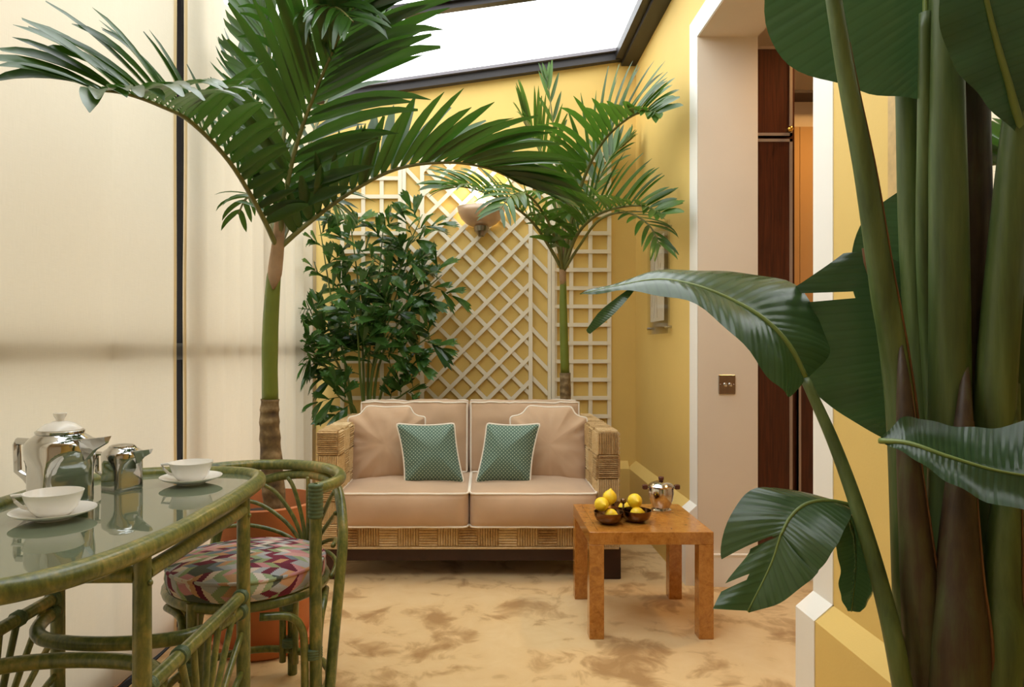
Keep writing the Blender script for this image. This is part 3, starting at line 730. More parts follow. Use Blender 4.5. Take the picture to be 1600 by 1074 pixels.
#PART2
# ------------------------------------------------------------------ RATTAN TABLE
GH=.757                                             # glass height
def rp(px,py): # rim point from its place on the table plane
    Z=(CH-.77)*F/(py-VY); return ((px-VX)/F*Z, Z)
rim=[(-.649,1.66),(-.655,1.90),(-.668,2.03),(-.71,2.11),(-.80,2.15),(-.95,2.155),(-1.07,2.12),(-1.16,2.03),(-1.195,1.90),(-1.205,1.66),(-1.20,1.42),(-1.175,1.24),(-1.10,1.12),(-.97,1.07),(-.85,1.075),(-.765,1.115),(-.700,1.22),(-.660,1.40)]
rimp=cr([V(x,y,.757) for x,y in rim],72,True)
dt=thing('rattan_table','green stained rattan dining table with a tinted glass top by the curtain','table',(-.93,1.62,0))
MB().tube(rimp,.0215,14,closed=True).build('rim',MAT['rattan'],dt,smooth=True)
MB().prism([(p.x*1.0-(p.x+.93)*.02,p.y-(p.y-1.62)*.015) for p in rimp],GH-.006,GH+.003).build('glass_top',MAT['table_glass'],dt)
LG={'A':(-.672,1.345),'B':(-.662,1.885),'C':(-1.165,1.87),'D':(-1.17,1.34)}
for k,(x,y) in LG.items():
    MB().tube([(x,y,0),(x,y,.4),(x,y,.745)],[.0185,.0185,.0175],12).build('leg',MAT['rattan'],dt,smooth='auto')
    MB().ball((x+(.018 if x>-.9 else -.018),y-.004,.69),.006,8,5).build('peg',MAT['rattan'],dt,smooth=True)
def binding(c,axis,r,ln,par,n=5):
    c=Vector(c); ax=Vector(axis).normalized(); pts=[];rs=[]
    for k in range(n*4+1):
        pts.append(c+ax*(k/(n*4)-.5)*ln); rs.append(r+.0022*abs(math.sin(k/4*PI)))
    return MB().tube(pts,rs,12).build('binding',MAT['sage_binding'],par,smooth=True)
for a,c in (('A','B'),('B','C'),('C','D'),('D','A')):
    p,q=V(*LG[a],.705),V(*LG[c],.705); d=(q-p).normalized()
    MB().tube([p+d*.012,q-d*.012],.0165,12).build('apron_rail',MAT['rattan'],dt,smooth='auto')
for a,c in (('A','B'),('C','D')):
    p,q=V(*LG[a],.472),V(*LG[c],.472); d=(q-p)
    rail=MB().tube([p,q],.0165,12).build('side_rail',MAT['rattan'],dt,smooth='auto')
    lo_,lq=V(*LG[a],.13),V(*LG[c],.13)
    MB().tube([lo_,lq],.014,10).build('side_rail',MAT['rattan'],dt,smooth='auto')
    o=(p+q)/2; o.z=.15
    ends=[(0.03,.26),(0.03,.37),(.1,.472),(.3,.472),(.42,.472),(.58,.472),(.7,.472),(.9,.472),(.97,.37),(.97,.26)]
    for t_,h in ends:
        e=p+d*t_; e.z=h; mdl=(o+e)/2+V(0,0,.012)
        MB().tube(cr([o+(e-o)*.08,mdl,e],8),.0085,8).build('fan_spoke',MAT['rattan'],dt,smooth=True)
    for t_ in (.04,.96,.3): binding(p+d*t_,d,.019,.022,dt,4)
# bowed stretchers touching back to back
def bow(a,c,s,h):
    p,q=V(*LG[a],h),V(*LG[c],h); m_=(p+q)/2; d=(q-p); sd=V(0,s,0)
    pts=[p,p+sd*.07+d*.015,p+sd*.15+d*.08,p+sd*.205+d*.22,m_+sd*.225,q+sd*.205-d*.22,q+sd*.15-d*.08,q+sd*.07-d*.015,q]
    MB().tube(cr(pts,40),.0175,12).build('stretcher',MAT['rattan'],dt,smooth=True)
    for e in (p,q): binding(e+sd*.03,sd,.020,.024,dt,4)
bow('C','B',-1,.435); bow('D','A',1,.435)

# ------------------------------------------------------------------ RATTAN CHAIR
CC=V(-.742,2.16,0); AXC=62
ch=thing('rattan_chair','green rattan tub chair with a fan back and a kilim seat cushion at the table','chair',(CC.x,CC.y,0))
def cy(az,h,r=.285): a=math.radians(az); return V(CC.x+r*math.cos(a),CC.y+r*math.sin(a),h)
def post(az,h,r=.018,rad=.285,name='post'): return MB().tube([cy(az,0,rad),cy(az,h*.5,rad),cy(az,h,rad)],r,12).build(name,MAT['rattan'],ch,smooth='auto')
post(-30,.725); post(154,.725); post(250,.43,.0165,.24,'leg'); post(75,.43,.0165,.262,'leg')
MB().tube([cy(a,.735) for a in range(-30,155,6)],.0185,12).build('top_rail',MAT['rattan'],ch,smooth='auto')
binding(cy(-30,.70),(0,0,1),.0205,.10,ch,9); binding(cy(154,.70),(0,0,1),.0205,.10,ch,9)
arch=[(-24,.0),(-18,.22),(-9,.42),(-2,.55),(12,.645),(35,.69),(62,.705),(90,.69),(112,.645),(126,.55),(133,.42),(142,.22),(148,0)]
ap=cr([cy(a,h,.30 if h<.6 else .285) for a,h in arch],60); MB().tube(ap,.0165,12).build('fan_arch',MAT['rattan'],ch,smooth=True)
fc=cy(62,.45,.268)
for (a,h) in ((-7,.44),(-3,.53),(8,.62),(24,.672),(44,.694),(62,.70),(80,.694),(100,.672),(116,.62),(127,.53),(131,.45)):
    q=[lerp(62,a,t_) for t_ in (.06,.35,.7,1)]; hh=[.45,lerp(.45,h,.42)+.01,lerp(.45,h,.78)+.012,h]
    MB().tube(cr([cy(x,y_,.27) for x,y_ in zip(q,hh)],12),.0075,8).build('fan_spoke',MAT['rattan'],ch,smooth=True)
MB().tube([cy(a,.418,.235) for a in range(0,360,9)],.018,12,closed=True).build('seat_ring',MAT['rattan'],ch,smooth=True)
MB().lathe([(0,.41),(.228,.41),(.228,.425),(0,.425)],(CC.x,CC.y,0),32).build('seat_base',MAT['rattan'],ch)
for az in (-30,75,154,250):
    for sg in (-1,1):
        r_=.27 if az in(-30,154) else .24
        pts=[cy(az+sg*6,.05,r_),cy(az+sg*6,.24,r_),cy(az+sg*8,.33,r_),cy(az+sg*16,.375,r_-.01),cy(az+sg*34,.385,.24)]
        MB().tube(cr(pts,20),.0115,10).build('brace',MAT['rattan'],ch,smooth=True)
    for h in (.12,.25): binding(cy(az,h,.275 if az in(-30,154) else .245),(0,0,1),.026,.03,ch,4)
for a0,a1 in ((-30,75),(75,154),(154,250),(250,330)):
    MB().tube([cy(lerp(a0,a1,t_/8),.09,.25) for t_ in range(9)],.0125,10).build('foot_rail',MAT['rattan'],ch,smooth=True)
sc_=CC+V(.005,-.02,0)
b=MB(); pr=[(0,.432),(.19,.432),(.222,.436),(.236,.445),(.240,.462),(.237,.482),(.228,.492),(.19,.505),(.12,.514),(.05,.518),(0,.519)]
b.lathe(pr,(sc_.x,sc_.y,0),44); cu=b.build('seat_cushion',MAT['kilim'],ch,smooth='auto')
for r_,z in ((.233,.4895),(.230,.441)): MB().tube([(sc_.x+r_*math.cos(k*PI/24),sc_.y+r_*math.sin(k*PI/24),z) for k in range(48)],.0058,7,closed=True).build('piping',MAT['kilim'],cu,smooth=True)

# ------------------------------------------------------------------ TABLEWARE
ZG=GH+.003
def jug(c,h,Rr,d0,ang,name,label,cat,lidded):
    t=thing(name,label,cat,c); c=Vector(c); seg=64; b=MB(); vs=[]
    lv=[0,.02,.1,.25,.4,.52,.62,.70,.76,.82,.87,.91,.95,.98,1.0]
    for q in lv:
        z=q*h; fl=sm((q-.45)/.36); d=lerp(d0,Rr*1.02,fl); Rq=Rr*(1-.34*sm((q-.82)/.18)**1.6) if q>.82 else Rr
        if q<.02: Rq*=.97; d*=.97
        for k in range(seg):
            th=2*PI*k/seg; m_=min(abs(((th-j*PI/2+PI)%(2*PI))-PI) for j in range(4))
            r=min(Rq, d/max(.2,math.cos(m_))) if q<=.86 else Rq
            vs.append(c+V(r*math.cos(th+ang),r*math.sin(th+ang),z))
    n=len(lv); fs=[(i*seg+k,i*seg+(k+1)%seg,(i+1)*seg+(k+1)%seg,(i+1)*seg+k) for i in range(n-1) for k in range(seg)]+[tuple(range(seg-1,-1,-1)),tuple((n-1)*seg+k for k in range(seg))]
    b.add(vs,fs); b.build('body',MAT['chrome'],t,smooth='auto')
    # spout: wedge leaving the shoulder
    dx=V(.98,-.2,0); up=V(0,0,1); sd=V(.2,.98,0)
    A=[(.55,.55,.10),(1.0,.62,.40),(1.3,.76,.36),(1.72,.86,.24)]; Bt=[(.55,.93,.40),(1.0,.91,.36),(1.35,.935,.28),(1.76,.955,.16)]
    vs=[]
    for (x,z,w_),(x2,z2,w2) in zip(A,Bt):
        vs+=[c+dx*x*Rr+up*z*h-sd*w_*Rr*.25, c+dx*x*Rr+up*z*h+sd*w_*Rr*.25, c+dx*x2*Rr+up*z2*h+sd*w2*Rr, c+dx*x2*Rr+up*z2*h-sd*w2*Rr]
    fs=[(0,1,2,3)[::-1],(12,13,14,15)]
    for i in range(3):
        for k in range(4): fs.append((i*4+k,i*4+(k+1)%4,i*4+4+(k+1)%4,i*4+4+k))
    MB().add(vs,fs).build('spout',MAT['chrome'],t)
    # angular handle
    hp=[(-.80,.84),(-1.62,.85),(-1.66,.80),(-1.62,.42),(-1.3,.33),(-1.02,.2),(-.92,.12)] if lidded else [(-.8,.80),(-1.55,.81),(-1.58,.76),(-1.55,.38),(-1.25,.33),(-1.02,.22),(-.95,.14)]
    MB().tube([c+dx*x*Rr+up*z*h for x,z in hp],Rr*.115,8,flat=(0,0,1)).build('handle',MAT['chrome'],t,smooth='auto')
    if lidded:
        MB().lathe([(Rr*.70,h*.99),(Rr*.71,h*1.02),(Rr*.64,h*1.04)],c,32).build('lid_ring',MAT['chrome'],t,smooth='auto')
        ld=MB().lathe([(Rr*.66,h*1.025),(Rr*.60,h*1.06),(Rr*.42,h*1.12),(Rr*.2,h*1.155),(0,h*1.16)],c,32).build('lid',MAT['porcelain'],t,smooth='auto')
        MB().lathe([(Rr*.11,h*1.15),(Rr*.13,h*1.19),(Rr*.19,h*1.24),(Rr*.19,h*1.27),(0,h*1.275)],c,20).build('knob',MAT['porcelain'],ld,smooth='auto')
    else:
        MB().lathe([(Rr*.62,h*.985),(Rr*.62,h*1.02),(Rr*.5,h*1.045),(Rr*.2,h*1.065),(0,h*1.068)],c,32).build('lid',MAT['chrome'],t,smooth='auto')
jug((-1.075,1.735,ZG),.178,.079,.060,math.radians(-38),'coffee_pot','tall silver coffee pot with a white porcelain lid on the glass table','coffee pot',True)
jug((-1.005,1.90,ZG),.118,.052,.041,math.radians(-30),'milk_jug','small silver milk jug with a flat lid on the glass table','jug',False)
def cup(c,r,h,label,slabel,hang):
    c=Vector(c)
    s=MB().lathe([(0,.004),(r*.62,.0),(r*.66,.003),(r*.8,.006),(r*1.3,.016),(r*1.42,.0205),(r*1.42,.0225),(r*1.28,.019),(r*.8,.0095),(0,.008)],c,40).build('saucer',MAT['porcelain'],None,c,'auto')
    tag(s,slabel,'saucer','white saucers on the glass table')
    cc=c+V(0,0,.0105); t=thing('teacup',label,'cup',cc,'white teacups on the glass table')
    MB().lathe([(0,.0),(r*.55,.0),(r*.66,.006),(r*.78,h*.3),(r*.92,h*.7),(r,h),(r*.965,h),(r*.88,h*.7),(r*.74,h*.32),(r*.5,.010),(0,.009)],cc,40).build('bowl',MAT['porcelain'],t,smooth='auto')
    d=V(math.cos(hang),math.sin(hang),0)
    MB().tube([cc+d*r*.93+V(0,0,h*.9),cc+d*r*1.40+V(0,0,h*.86),cc+d*r*1.28+V(0,0,h*.62),cc+d*r*1.05+V(0,0,h*.36),cc+d*r*.80+V(0,0,h*.26)],.0042,8,flat=(0,0,1)).build('handle',MAT['porcelain'],t,smooth='auto')
cup((-.985,1.565,ZG),.062,.052,'nearest white teacup, in front of the coffee pot','nearest white saucer, in front of the coffee pot',PI*1.06)
cup((-.845,1.975,ZG),.060,.052,'farther white teacup, right of the milk jug near the table corner','farther white saucer, right of the milk jug near the table corner',PI*1.02)

# ------------------------------------------------------------------ PALMS
def strip(base,d,n,L,W,droop,seg=7,fold=.35,tip=.0,split=False):
    # one leaflet: V-folded tapering blade bending under its weight
    d=Vector(d).normalized(); n=Vector(n); vs=[]; p=Vector(base); st=L/seg
    for i in range(seg+1):
        t_=i/seg
        sd=d.cross(n)
        if sd.length<1e-4: sd=d.orthogonal()
        sd.normalize(); nn=sd.cross(d).normalized()
        wd=W*itp([(0,.32),(.1,.72),(.3,1),(.65,.92),(.86,.55),(1,.05 if not split else .22)],t_)
        vs+=[p-sd*wd*.5+nn*wd*fold*.5, p.copy(), p+sd*wd*.5+nn*wd*fold*.5]
        d=(d+V(0,0,-1)*droop*st*(.35+1.6*t_)).normalized(); n=nn; p=p+d*st
    fs=[]
    for i in range(seg):
        a=i*3; fs+=[(a,a+1,a+4,a+3),(a+1,a+2,a+5,a+4)]
    return vs,fs
def soft(v):
    lo_=cx(v.y)+.13; hi_=XW-.12; x=v.x; y=v.y
    if x<lo_: x=lo_-.09*(1-math.exp((x-lo_)/.09))
    if x>hi_: x=hi_+.08*(1-math.exp(-(x-hi_)/.08))
    if y>YB-.14: y=YB-.14+.09*(1-math.exp(-(y-YB+.14)/.09))
    return V(x,y,v.z)
class Palm:
    def __init__(s,root,leafmat,lim=300): s.root=root; s.mat=leafmat; s.cnt=0; s.lim=lim; s.rest=MB()
    def frond(s,pts,npair,Lmax,W,t0=.2,up=(0,0,1),lift=.5,ang=(70,25),droop=1.2,r=(.011,.003),sides=(1,1),Ltab=None,tipfan=False,jit=.10):
        N_=64; c=cr(pts,N_); T=[(c[min(i+1,N_)]-c[max(i-1,0)]).normalized() for i in range(N_+1)]
        fr=MB().tube(c[::2],[lerp(r[0],r[1],i/(N_/2)) for i in range(N_//2+1)],8).build('frond',MAT['rachis'],s.root,smooth=True)
        Ltab=Ltab or [(0,.55),(.25,.95),(.5,1),(.8,.8),(1,.55)]
        for k in range(npair):
            f=(k+.5)/npair; t_=t0+(1-t0)*f; i=min(N_,int(t_*N_)); Tn=T[i]
            U=Vector(up); U=(U-Tn*U.dot(Tn)).normalized(); Sd=Tn.cross(U)
            a=math.radians(lerp(ang[0],ang[1],f))
            for q,sg in enumerate((-1,1)):
                if not sides[q]: continue
                if R.random()<.03: continue
                av=a*(1+R.uniform(-jit,jit)); lf=(lerp(lift[0],lift[1],f) if isinstance(lift,tuple) else lift)*(1+R.uniform(-.25,.25))
                d=Tn*math.cos(av)+(Sd*sg+U*lf).normalized()*math.sin(av)
                d+=V(R.uniform(-1,1),R.uniform(-1,1),R.uniform(-1,1))*jit*.5
                L=Lmax*itp(Ltab,f)*R.uniform(.86,1.08)
                nrm=(U-Sd*sg*lf*.8).normalized()
                vs,fs=strip(c[i]+Tn*R.uniform(-.006,.006),d,nrm,L,W*R.uniform(.8,1.12),droop*R.uniform(.5,1.5),split=R.random()<.3)
                vs=[soft(v) for v in vs]
                if s.cnt<s.lim: MB().add(vs,fs).build('leaflet',s.mat,fr,smooth=True); s.cnt+=1
                else: s.rest.add(vs,fs)
        return fr
    def done(s):
        if s.rest.v:
            o=s.rest.build('leaflets',s.mat,s.root,smooth=True); o['kind']='stuff'
# --- tall palm in the terracotta pot
pcx,pcy=-.862,2.69
pm=thing('potted_palm','tall palm with arching feather fronds in a large terracotta pot beside the curtain','plant',(pcx,pcy,0))
b=MB().lathe([(.0,.03),(.165,.03),(.17,.04),(.188,.25),(.198,.46),(.214,.465),(.218,.50),(.216,.555),(.20,.558),(.192,.50),(.188,.47),(0,.47)],(pcx,pcy,0),40).build('pot',MAT['terracotta'],pm,smooth='auto')
MB().lathe([(0,.0),(.185,.0),(.2,.012),(.208,.045),(.198,.047),(.19,.028),(0,.028)],(pcx,pcy,0),40).build('saucer',MAT['terracotta'],pm,smooth='auto')
MB().lathe([(.188,.472),(.15,.492),(.08,.505),(0,.51)],(pcx,pcy,0),30).build('soil',MAT['soil'],pm,smooth=True)
ZP=2.645
tk=[P(432,800,ZP),P(424,720,ZP),P(421,660,ZP),P(422,624,ZP)]; tk[0].z=.46
c=cr(tk,24); rs=[.043-.010*i/24+.0028*(i%4==0)+.0015*(i%4==1) for i in range(25)]
MB().tube(c,rs,16).build('trunk',MAT['trunk'],pm,smooth=True)
MB().tube(cr([P(422,627,ZP),P(421.5,560,ZP),P(423,500,ZP),P(427,440,ZP),P(429,425,ZP)],20),[.031,.031,.0305,.030,.030,.0305,.031,.031,.0305,.030,.030,.0295,.029,.0285,.028,.0275,.027,.0265,.026,.0255,.025],16).build('crownshaft',MAT['crownshaft'],pm,smooth=True)
MB().tube(cr([P(427,452,ZP-.03),P(430,420,ZP-.005),P(434,385,ZP),P(437,340,ZP),P(438,300,ZP)],16),[.004,.014,.022,.0265,.027,.0265,.026,.025,.024,.023,.022,.020,.018,.016,.014,.011,.008],14).build('dry_sheath',MAT['sheath'],pm,smooth=True)
pal=Palm(pm,MAT['palm_leaf'],300); K=P(434,390,ZP)
# right arching frond
pal.frond([K,P(480,350,2.68),P(545,302,2.72),P(620,264,2.76),P(700,254,2.8),P(765,264,2.84),P(815,288,2.88)],31,.47,.047,.10,(0,-.25,1),(2.2,.7),(74,16),.8,(.011,.003),Ltab=[(0,.42),(.15,.50),(.4,.72),(.65,1),(.9,.85),(1,.6)])
# left arching frond, coming towards the camera
pal.frond([K,P(408,335,2.55),P(360,255,2.33),P(300,192,2.06),P(250,165,1.82),P(195,146,1.62),P(140,140,1.47)],30,.34,.044,.12,(.35,-.25,.9),(1.7,.3),(76,28),1.5,(.011,.003),Ltab=[(0,.5),(.2,.6),(.45,1),(.65,1),(.9,.75),(1,.6)])
# tall frond leaning right, tip curling down
pal.frond([K,P(445,310,2.62),P(462,230,2.58),P(490,150,2.52),P(520,80,2.45),P(545,25,2.38),P(585,-30,2.30)],28,.50,.043,.12,(.4,-.75,.3),.35,(52,22),.8,(.012,.003))
pal.frond([K,P(437,300,2.66),P(447,180,2.66),P(465,80,2.60),P(492,18,2.48),P(525,12,2.34),P(552,34,2.24)],20,.30,.024,.34,(.2,-.9,.4),.3,(58,30),3.6,(.010,.003))
# upright spears and rear fronds
pal.frond([K,P(436,280,2.7),P(430,170,2.78),P(418,80,2.85),P(405,-10,2.9)],18,.42,.040,.22,(-.5,-.8,.2),.3,(48,16),.6)
pal.frond([K,P(428,300,2.72),P(412,210,2.85),P(390,140,2.96),P(372,95,3.02)],16,.30,.030,.25,(-.3,.2,1),.7,(60,18),.7)
pal.frond([K,P(450,330,2.74),P(475,250,2.92),P(505,170,3.1),P(545,90,3.25),P(590,50,3.3)],14,.30,.034,.3,(.3,-.6,.7),.4,(50,22),1.2)
pal.frond([K,P(448,360,2.74),P(470,315,2.86),P(500,300,2.98),P(530,325,3.05)],10,.26,.030,.25,(0,-.3,1),.2,(70,40),4.0)
pal.frond([K,P(425,350,2.70),P(405,310,2.80),P(385,310,2.86),P(372,335,2.9)],6,.18,.026,.3,(0,0,1),.1,(60,35),6.0)
pal.done()
# --- second palm behind the sofa
ZQ=4.43
qb=P(884,640,ZQ); pm2=thing('parlour_palm','smaller palm with arching fronds behind the right end of the sofa','plant',(qb.x,ZQ,0))
MB().lathe([(0,0),(.10,0),(.125,.26),(.135,.262),(.135,.3),(.122,.3),(.118,.27),(0,.27)],(qb.x,ZQ,0),28).build('pot',MAT['terracotta'],pm2,smooth='auto')
MB().lathe([(.12,.272),(.05,.285),(0,.287)],(qb.x,ZQ,0),20).build('soil',MAT['soil'],pm2,smooth=True)
lo3=V(qb.x,ZQ,.27)
MB().tube(cr([lo3,P(884,690,ZQ),P(884,640,ZQ),P(883,583,ZQ)],16),[.036-.002*(i%3==0) for i in range(17)],14).build('trunk',MAT['trunk'],pm2,smooth=True)
MB().tube(cr([P(883,585,ZQ),P(881,520,ZQ),P(880,470,ZQ),P(880,440,ZQ)],14),[.029-.0006*i for i in range(15)],14).build('crownshaft',MAT['crownshaft'],pm2,smooth=True)
MB().tube(cr([P(880,446,ZQ),P(879,420,ZQ),P(880,390,ZQ),P(884,350,ZQ)],8),[.021,.022,.023,.022,.02,.018,.016,.012,.008],12).build('dry_sheath',MAT['sheath'],pm2,smooth=True)
pal=Palm(pm2,MAT['palm_leaf2'],300); K=P(880,425,ZQ)
pal.frond([K,P(893,345,4.34),P(914,275,4.18),P(942,222,3.98),P(978,187,3.74),P(1008,174,3.54),P(1030,178,3.38)],28,.46,.040,.22,(-.5,-.2,.8),(1.6,.5),(66,22),.9,(.013,.004),Ltab=[(0,.75),(.25,1),(.5,.8),(.8,.55),(1,.42)])
pal.frond([K,P(900,370,4.32),P(930,338,4.12),P(968,324,3.86),P(1005,322,3.60),P(1038,336,3.38)],24,.42,.038,.12,(-.35,-.25,.85),(1.6,.7),(74,26),.9,(.013,.004),Ltab=[(0,.7),(.3,1),(.6,.75),(1,.45)])
pal.frond([K,P(858,385,4.36),P(830,345,4.26),P(795,318,4.14),P(755,300,4.04),P(722,292,3.98),P(695,296,3.94)],24,.32,.030,.14,(.1,-.45,.85),.6,(72,22),2.0,(.012,.003),Ltab=[(0,.8),(.3,.95),(.6,1),(1,.6)])
pal.frond([K,P(872,350,4.38),P(858,280,4.30),P(838,225,4.22),P(818,190,4.14)],20,.40,.034,.25,(.4,-.6,.6),.5,(60,22),1.0,(.012,.003))
pal.frond([K,P(878,340,4.44),P(870,240,4.46),P(860,160,4.46),P(855,120,4.46)],5,.22,.026,.5,(.1,-.9,.2),.3,(30,8),.3,(.009,.003))
pal.frond([K,P(895,370,4.47),P(925,300,4.5),P(955,245,4.5),P(978,225,4.48)],18,.30,.036,.3,(-.2,-.5,.8),.5,(60,24),1.6,(.012,.004))
pal.frond([K,P(870,380,4.30),P(850,335,4.14),P(825,305,3.98),P(800,305,3.84),P(780,330,3.74)],18,.30,.028,.2,(.3,.0,.9),.3,(72,30),2.8,(.011,.003))
pal.frond([K,P(905,385,4.28),P(935,345,4.04),P(975,332,3.76),P(1012,350,3.50),P(1032,385,3.36)],9,.24,.026,.55,(0,0,1),.2,(55,25),2.5,(.011,.003))
pal.done()

# --- fishtail palm behind the sofa, left
ZF=4.40; fb=P(572,650,ZF); ft=thing('fishtail_palm','bushy fishtail palm with jagged dark leaves behind the left end of the sofa','plant',(fb.x,ZF,0))
MB().lathe([(0,0),(.12,0),(.15,.3),(.16,.302),(.16,.34),(.148,.34),(.143,.31),(0,.31)],(fb.x,ZF,0),28).build('pot',MAT['terracotta'],ft,smooth='auto')
MB().lathe([(.145,.312),(.07,.33),(0,.333)],(fb.x,ZF,0),20).build('soil',MAT['soil'],ft,smooth=True)
def wedge(base,d,n,L,W):
    # fishtail leaflet: narrow base, widening to a ragged slanted end
    d=Vector(d).normalized(); sd=d.cross(n); sd=sd.normalized() if sd.length>1e-4 else d.orthogonal().normalized(); nn=sd.cross(d)
    q=[(0,-.04,.04),(.3,-.28,.26),(.58,-.48,.42),(.8,-.52,.5)]
    vs=[]; fs=[]; p=Vector(base)
    for t_,a,b_ in q:
        m_=p+d*L*t_-V(0,0,1)*.18*L*t_*t_
        vs+=[m_+sd*W*a+nn*W*.12, m_, m_+sd*W*b_+nn*W*.12]
    for i in range(3): a=i*3; fs+=[(a,a+1,a+4,a+3),(a+1,a+2,a+5,a+4)]
    # ragged teeth
    e=[(-.62,R.uniform(.86,.95)),(-.36,R.uniform(.80,.86)),(-.26,R.uniform(.98,1.06)),(-.05,R.uniform(.88,.94)),(.12,R.uniform(1.06,1.2)),(.28,R.uniform(.9,.97)),(.46,R.uniform(.92,1.0))]
    k0=len(vs)
    for s_,t_ in e: vs.append(p+d*L*t_+sd*W*s_-V(0,0,1)*.18*L*t_*t_+nn*W*.05*R.uniform(-1,1))
    fs+=[(9,10,k0+1,k0),(10,k0+2,k0+1),(10,k0+3,k0+2),(10,k0+4,k0+3),(10,11,k0+5,k0+4),(11,k0+6,k0+5)]
    return vs,fs
canes=[((498,345),4.32,[ (545,600),(520,480)]),((478,470),4.22,[(540,600),(505,530)]),((470,545),4.2,[(540,610),(500,565)]),((545,330),4.36,[(568,590),(560,450)]),((600,345),4.42,[(575,580),(590,450)]),
       ((660,335),4.40,[(585,560),(625,420)]),((690,430),4.38,[(590,580),(640,480)]),((680,520),4.32,[(600,600),(640,550)]),((655,600),4.3,[(600,640),(625,620)]),((520,610),4.2,[(556,645),(535,625)]),((615,470),4.28,[(580,600),(600,530)]),((555,480),4.2,[(565,610),(560,540)]),((640,395),4.46,[(585,560),(620,460)])]
cnt=0; rest=MB()
for (tp,Zt,mids) in canes:
    a=V(fb.x+R.uniform(-.06,.06),ZF+R.uniform(-.05,.05),.32)
    pts=[a]+[P(mx,my,lerp(ZF,Zt,.3+.35*i)) for i,(mx,my) in enumerate(mids)]+[P(tp[0],tp[1],Zt)]
    c=cr(pts,40); L=sum((c[i+1]-c[i]).length for i in range(40))
    st=MB().tube(c[::2],[lerp(.011,.003,i/20) for i in range(21)],8).build('stem',MAT['cane'],ft,smooth=True)
    nb=max(4,int(L*6.5))
    for k in range(nb):
        t_=lerp(.42,1,(k+.3)/nb); i=min(39,int(t_*40)); T=(c[i+1]-c[i]).normalized()
        side=T.cross(V(0,-1,0.1)).normalized(); sg=1 if k%2 else -1
        bd=(T*.55+side*sg*.75+V(R.uniform(-.3,.3),R.uniform(-.7,.15),R.uniform(-.1,.3))).normalized(); bl=R.uniform(.10,.20)*(1.1-.3*t_)
        e=c[i]+bd*bl-V(0,0,.02)
        tw=MB().tube([c[i],c[i].lerp(e,.5)+V(0,0,.008),e],[.003,.0025,.0015],5).build('twig',MAT['cane'],st,smooth=True)
        for j in range(4):
            f=(j+1)/4; bp=c[i].lerp(e,f); sj=1 if j%2 else -1
            sdd=bd.cross(V(0,-1,0)).normalized()
            d=(bd*.8+sdd*sj*.55*(1 if j<3 else 0)+V(R.uniform(-.3,.3),R.uniform(-.6,.2),R.uniform(-.25,.25))).normalized()
            vs,fs=wedge(bp,d,V(R.uniform(-.4,.4),-.6,.8),R.uniform(.10,.19),R.uniform(.05,.085))
            vs=[soft(v) for v in vs]
            if cnt<300: MB().add(vs,fs).build('leaflet',MAT['fishtail'],st,smooth=False); cnt+=1
            else: rest.add(vs,fs)
if rest.v: o=rest.build('leaflets',MAT['fishtail'],ft); o['kind']='stuff'

# ------------------------------------------------------------------ BIRD OF PARADISE (foreground)
bp_=thing('bird_of_paradise_plant','huge bird of paradise plant with paddle leaves in the right foreground','plant',(.80,1.2,0))
MB().lathe([(0,.0),(.13,.0),(.165,.30),(.175,.302),(.175,.35),(.163,.35),(.158,.31),(0,.31)],(.80,1.2,0),32).build('pot',MAT['terracotta'],bp_,smooth='auto')
MB().lathe([(.16,.312),(.08,.33),(0,.335)],(.80,1.2,0),24).build('soil',MAT['soil'],bp_,smooth=True)
def stalk(pts,w0,w1,matn='stalk',edge=False):
    q=[P(*p) for p in pts]; e=V(.80+(q[0].x-.80)*.35,1.2+(q[0].y-1.2)*.4,.31); q=[e]+q
    c=cr(q,36); rs=[lerp(w0,w1,i/36) for i in range(37)]
    o=MB().tube(c,rs,16).build('stalk',MAT[matn],bp_,smooth=True)
    if edge:
        g=[c[i]+V(rs[i]*.72,-rs[i]*.72,0) for i in range(4,30)]
        MB().tube(g,[.0035*(1-i/30) for i in range(26)],6).build('dry_edge',MAT['brown_edge'],o,smooth=True)
    return o
stalk([(1425,1000,1.2),(1412,700,1.2),(1398,560,1.2),(1375,420,1.19),(1352,270,1.18),(1325,130,1.17),(1303,0,1.16),(1290,-90,1.16)],.030,.010,'stalk',True)
stalk([(1470,1000,1.27),(1440,600,1.27),(1424,380,1.27),(1417,150,1.27),(1412,20,1.27)],.026,.017)
stalk([(1490,1000,1.24),(1460,600,1.24),(1447,400,1.22),(1446,200,1.2),(1446,20,1.19)],.024,.010)
stalk([(1480,1000,1.18),(1484,700,1.18),(1483,400,1.18),(1480,200,1.18),(1478,0,1.18),(1478,-120,1.18)],.038,.023)
stalk([(1520,1000,1.22),(1518,700,1.22),(1520,400,1.22),(1518,200,1.22),(1516,0,1.22),(1516,-120,1.22)],.036,.026,'sheath_dark')
stalk([(1550,1000,1.15),(1546,800,1.15),(1556,600,1.15),(1572,400,1.14),(1592,200,1.13),(1612,60,1.12)],.038,.022,'stalk')
stalk([(1600,1000,1.2),(1598,800,1.2),(1604,600,1.2),(1612,400,1.2),(1618,200,1.2)],.030,.020)
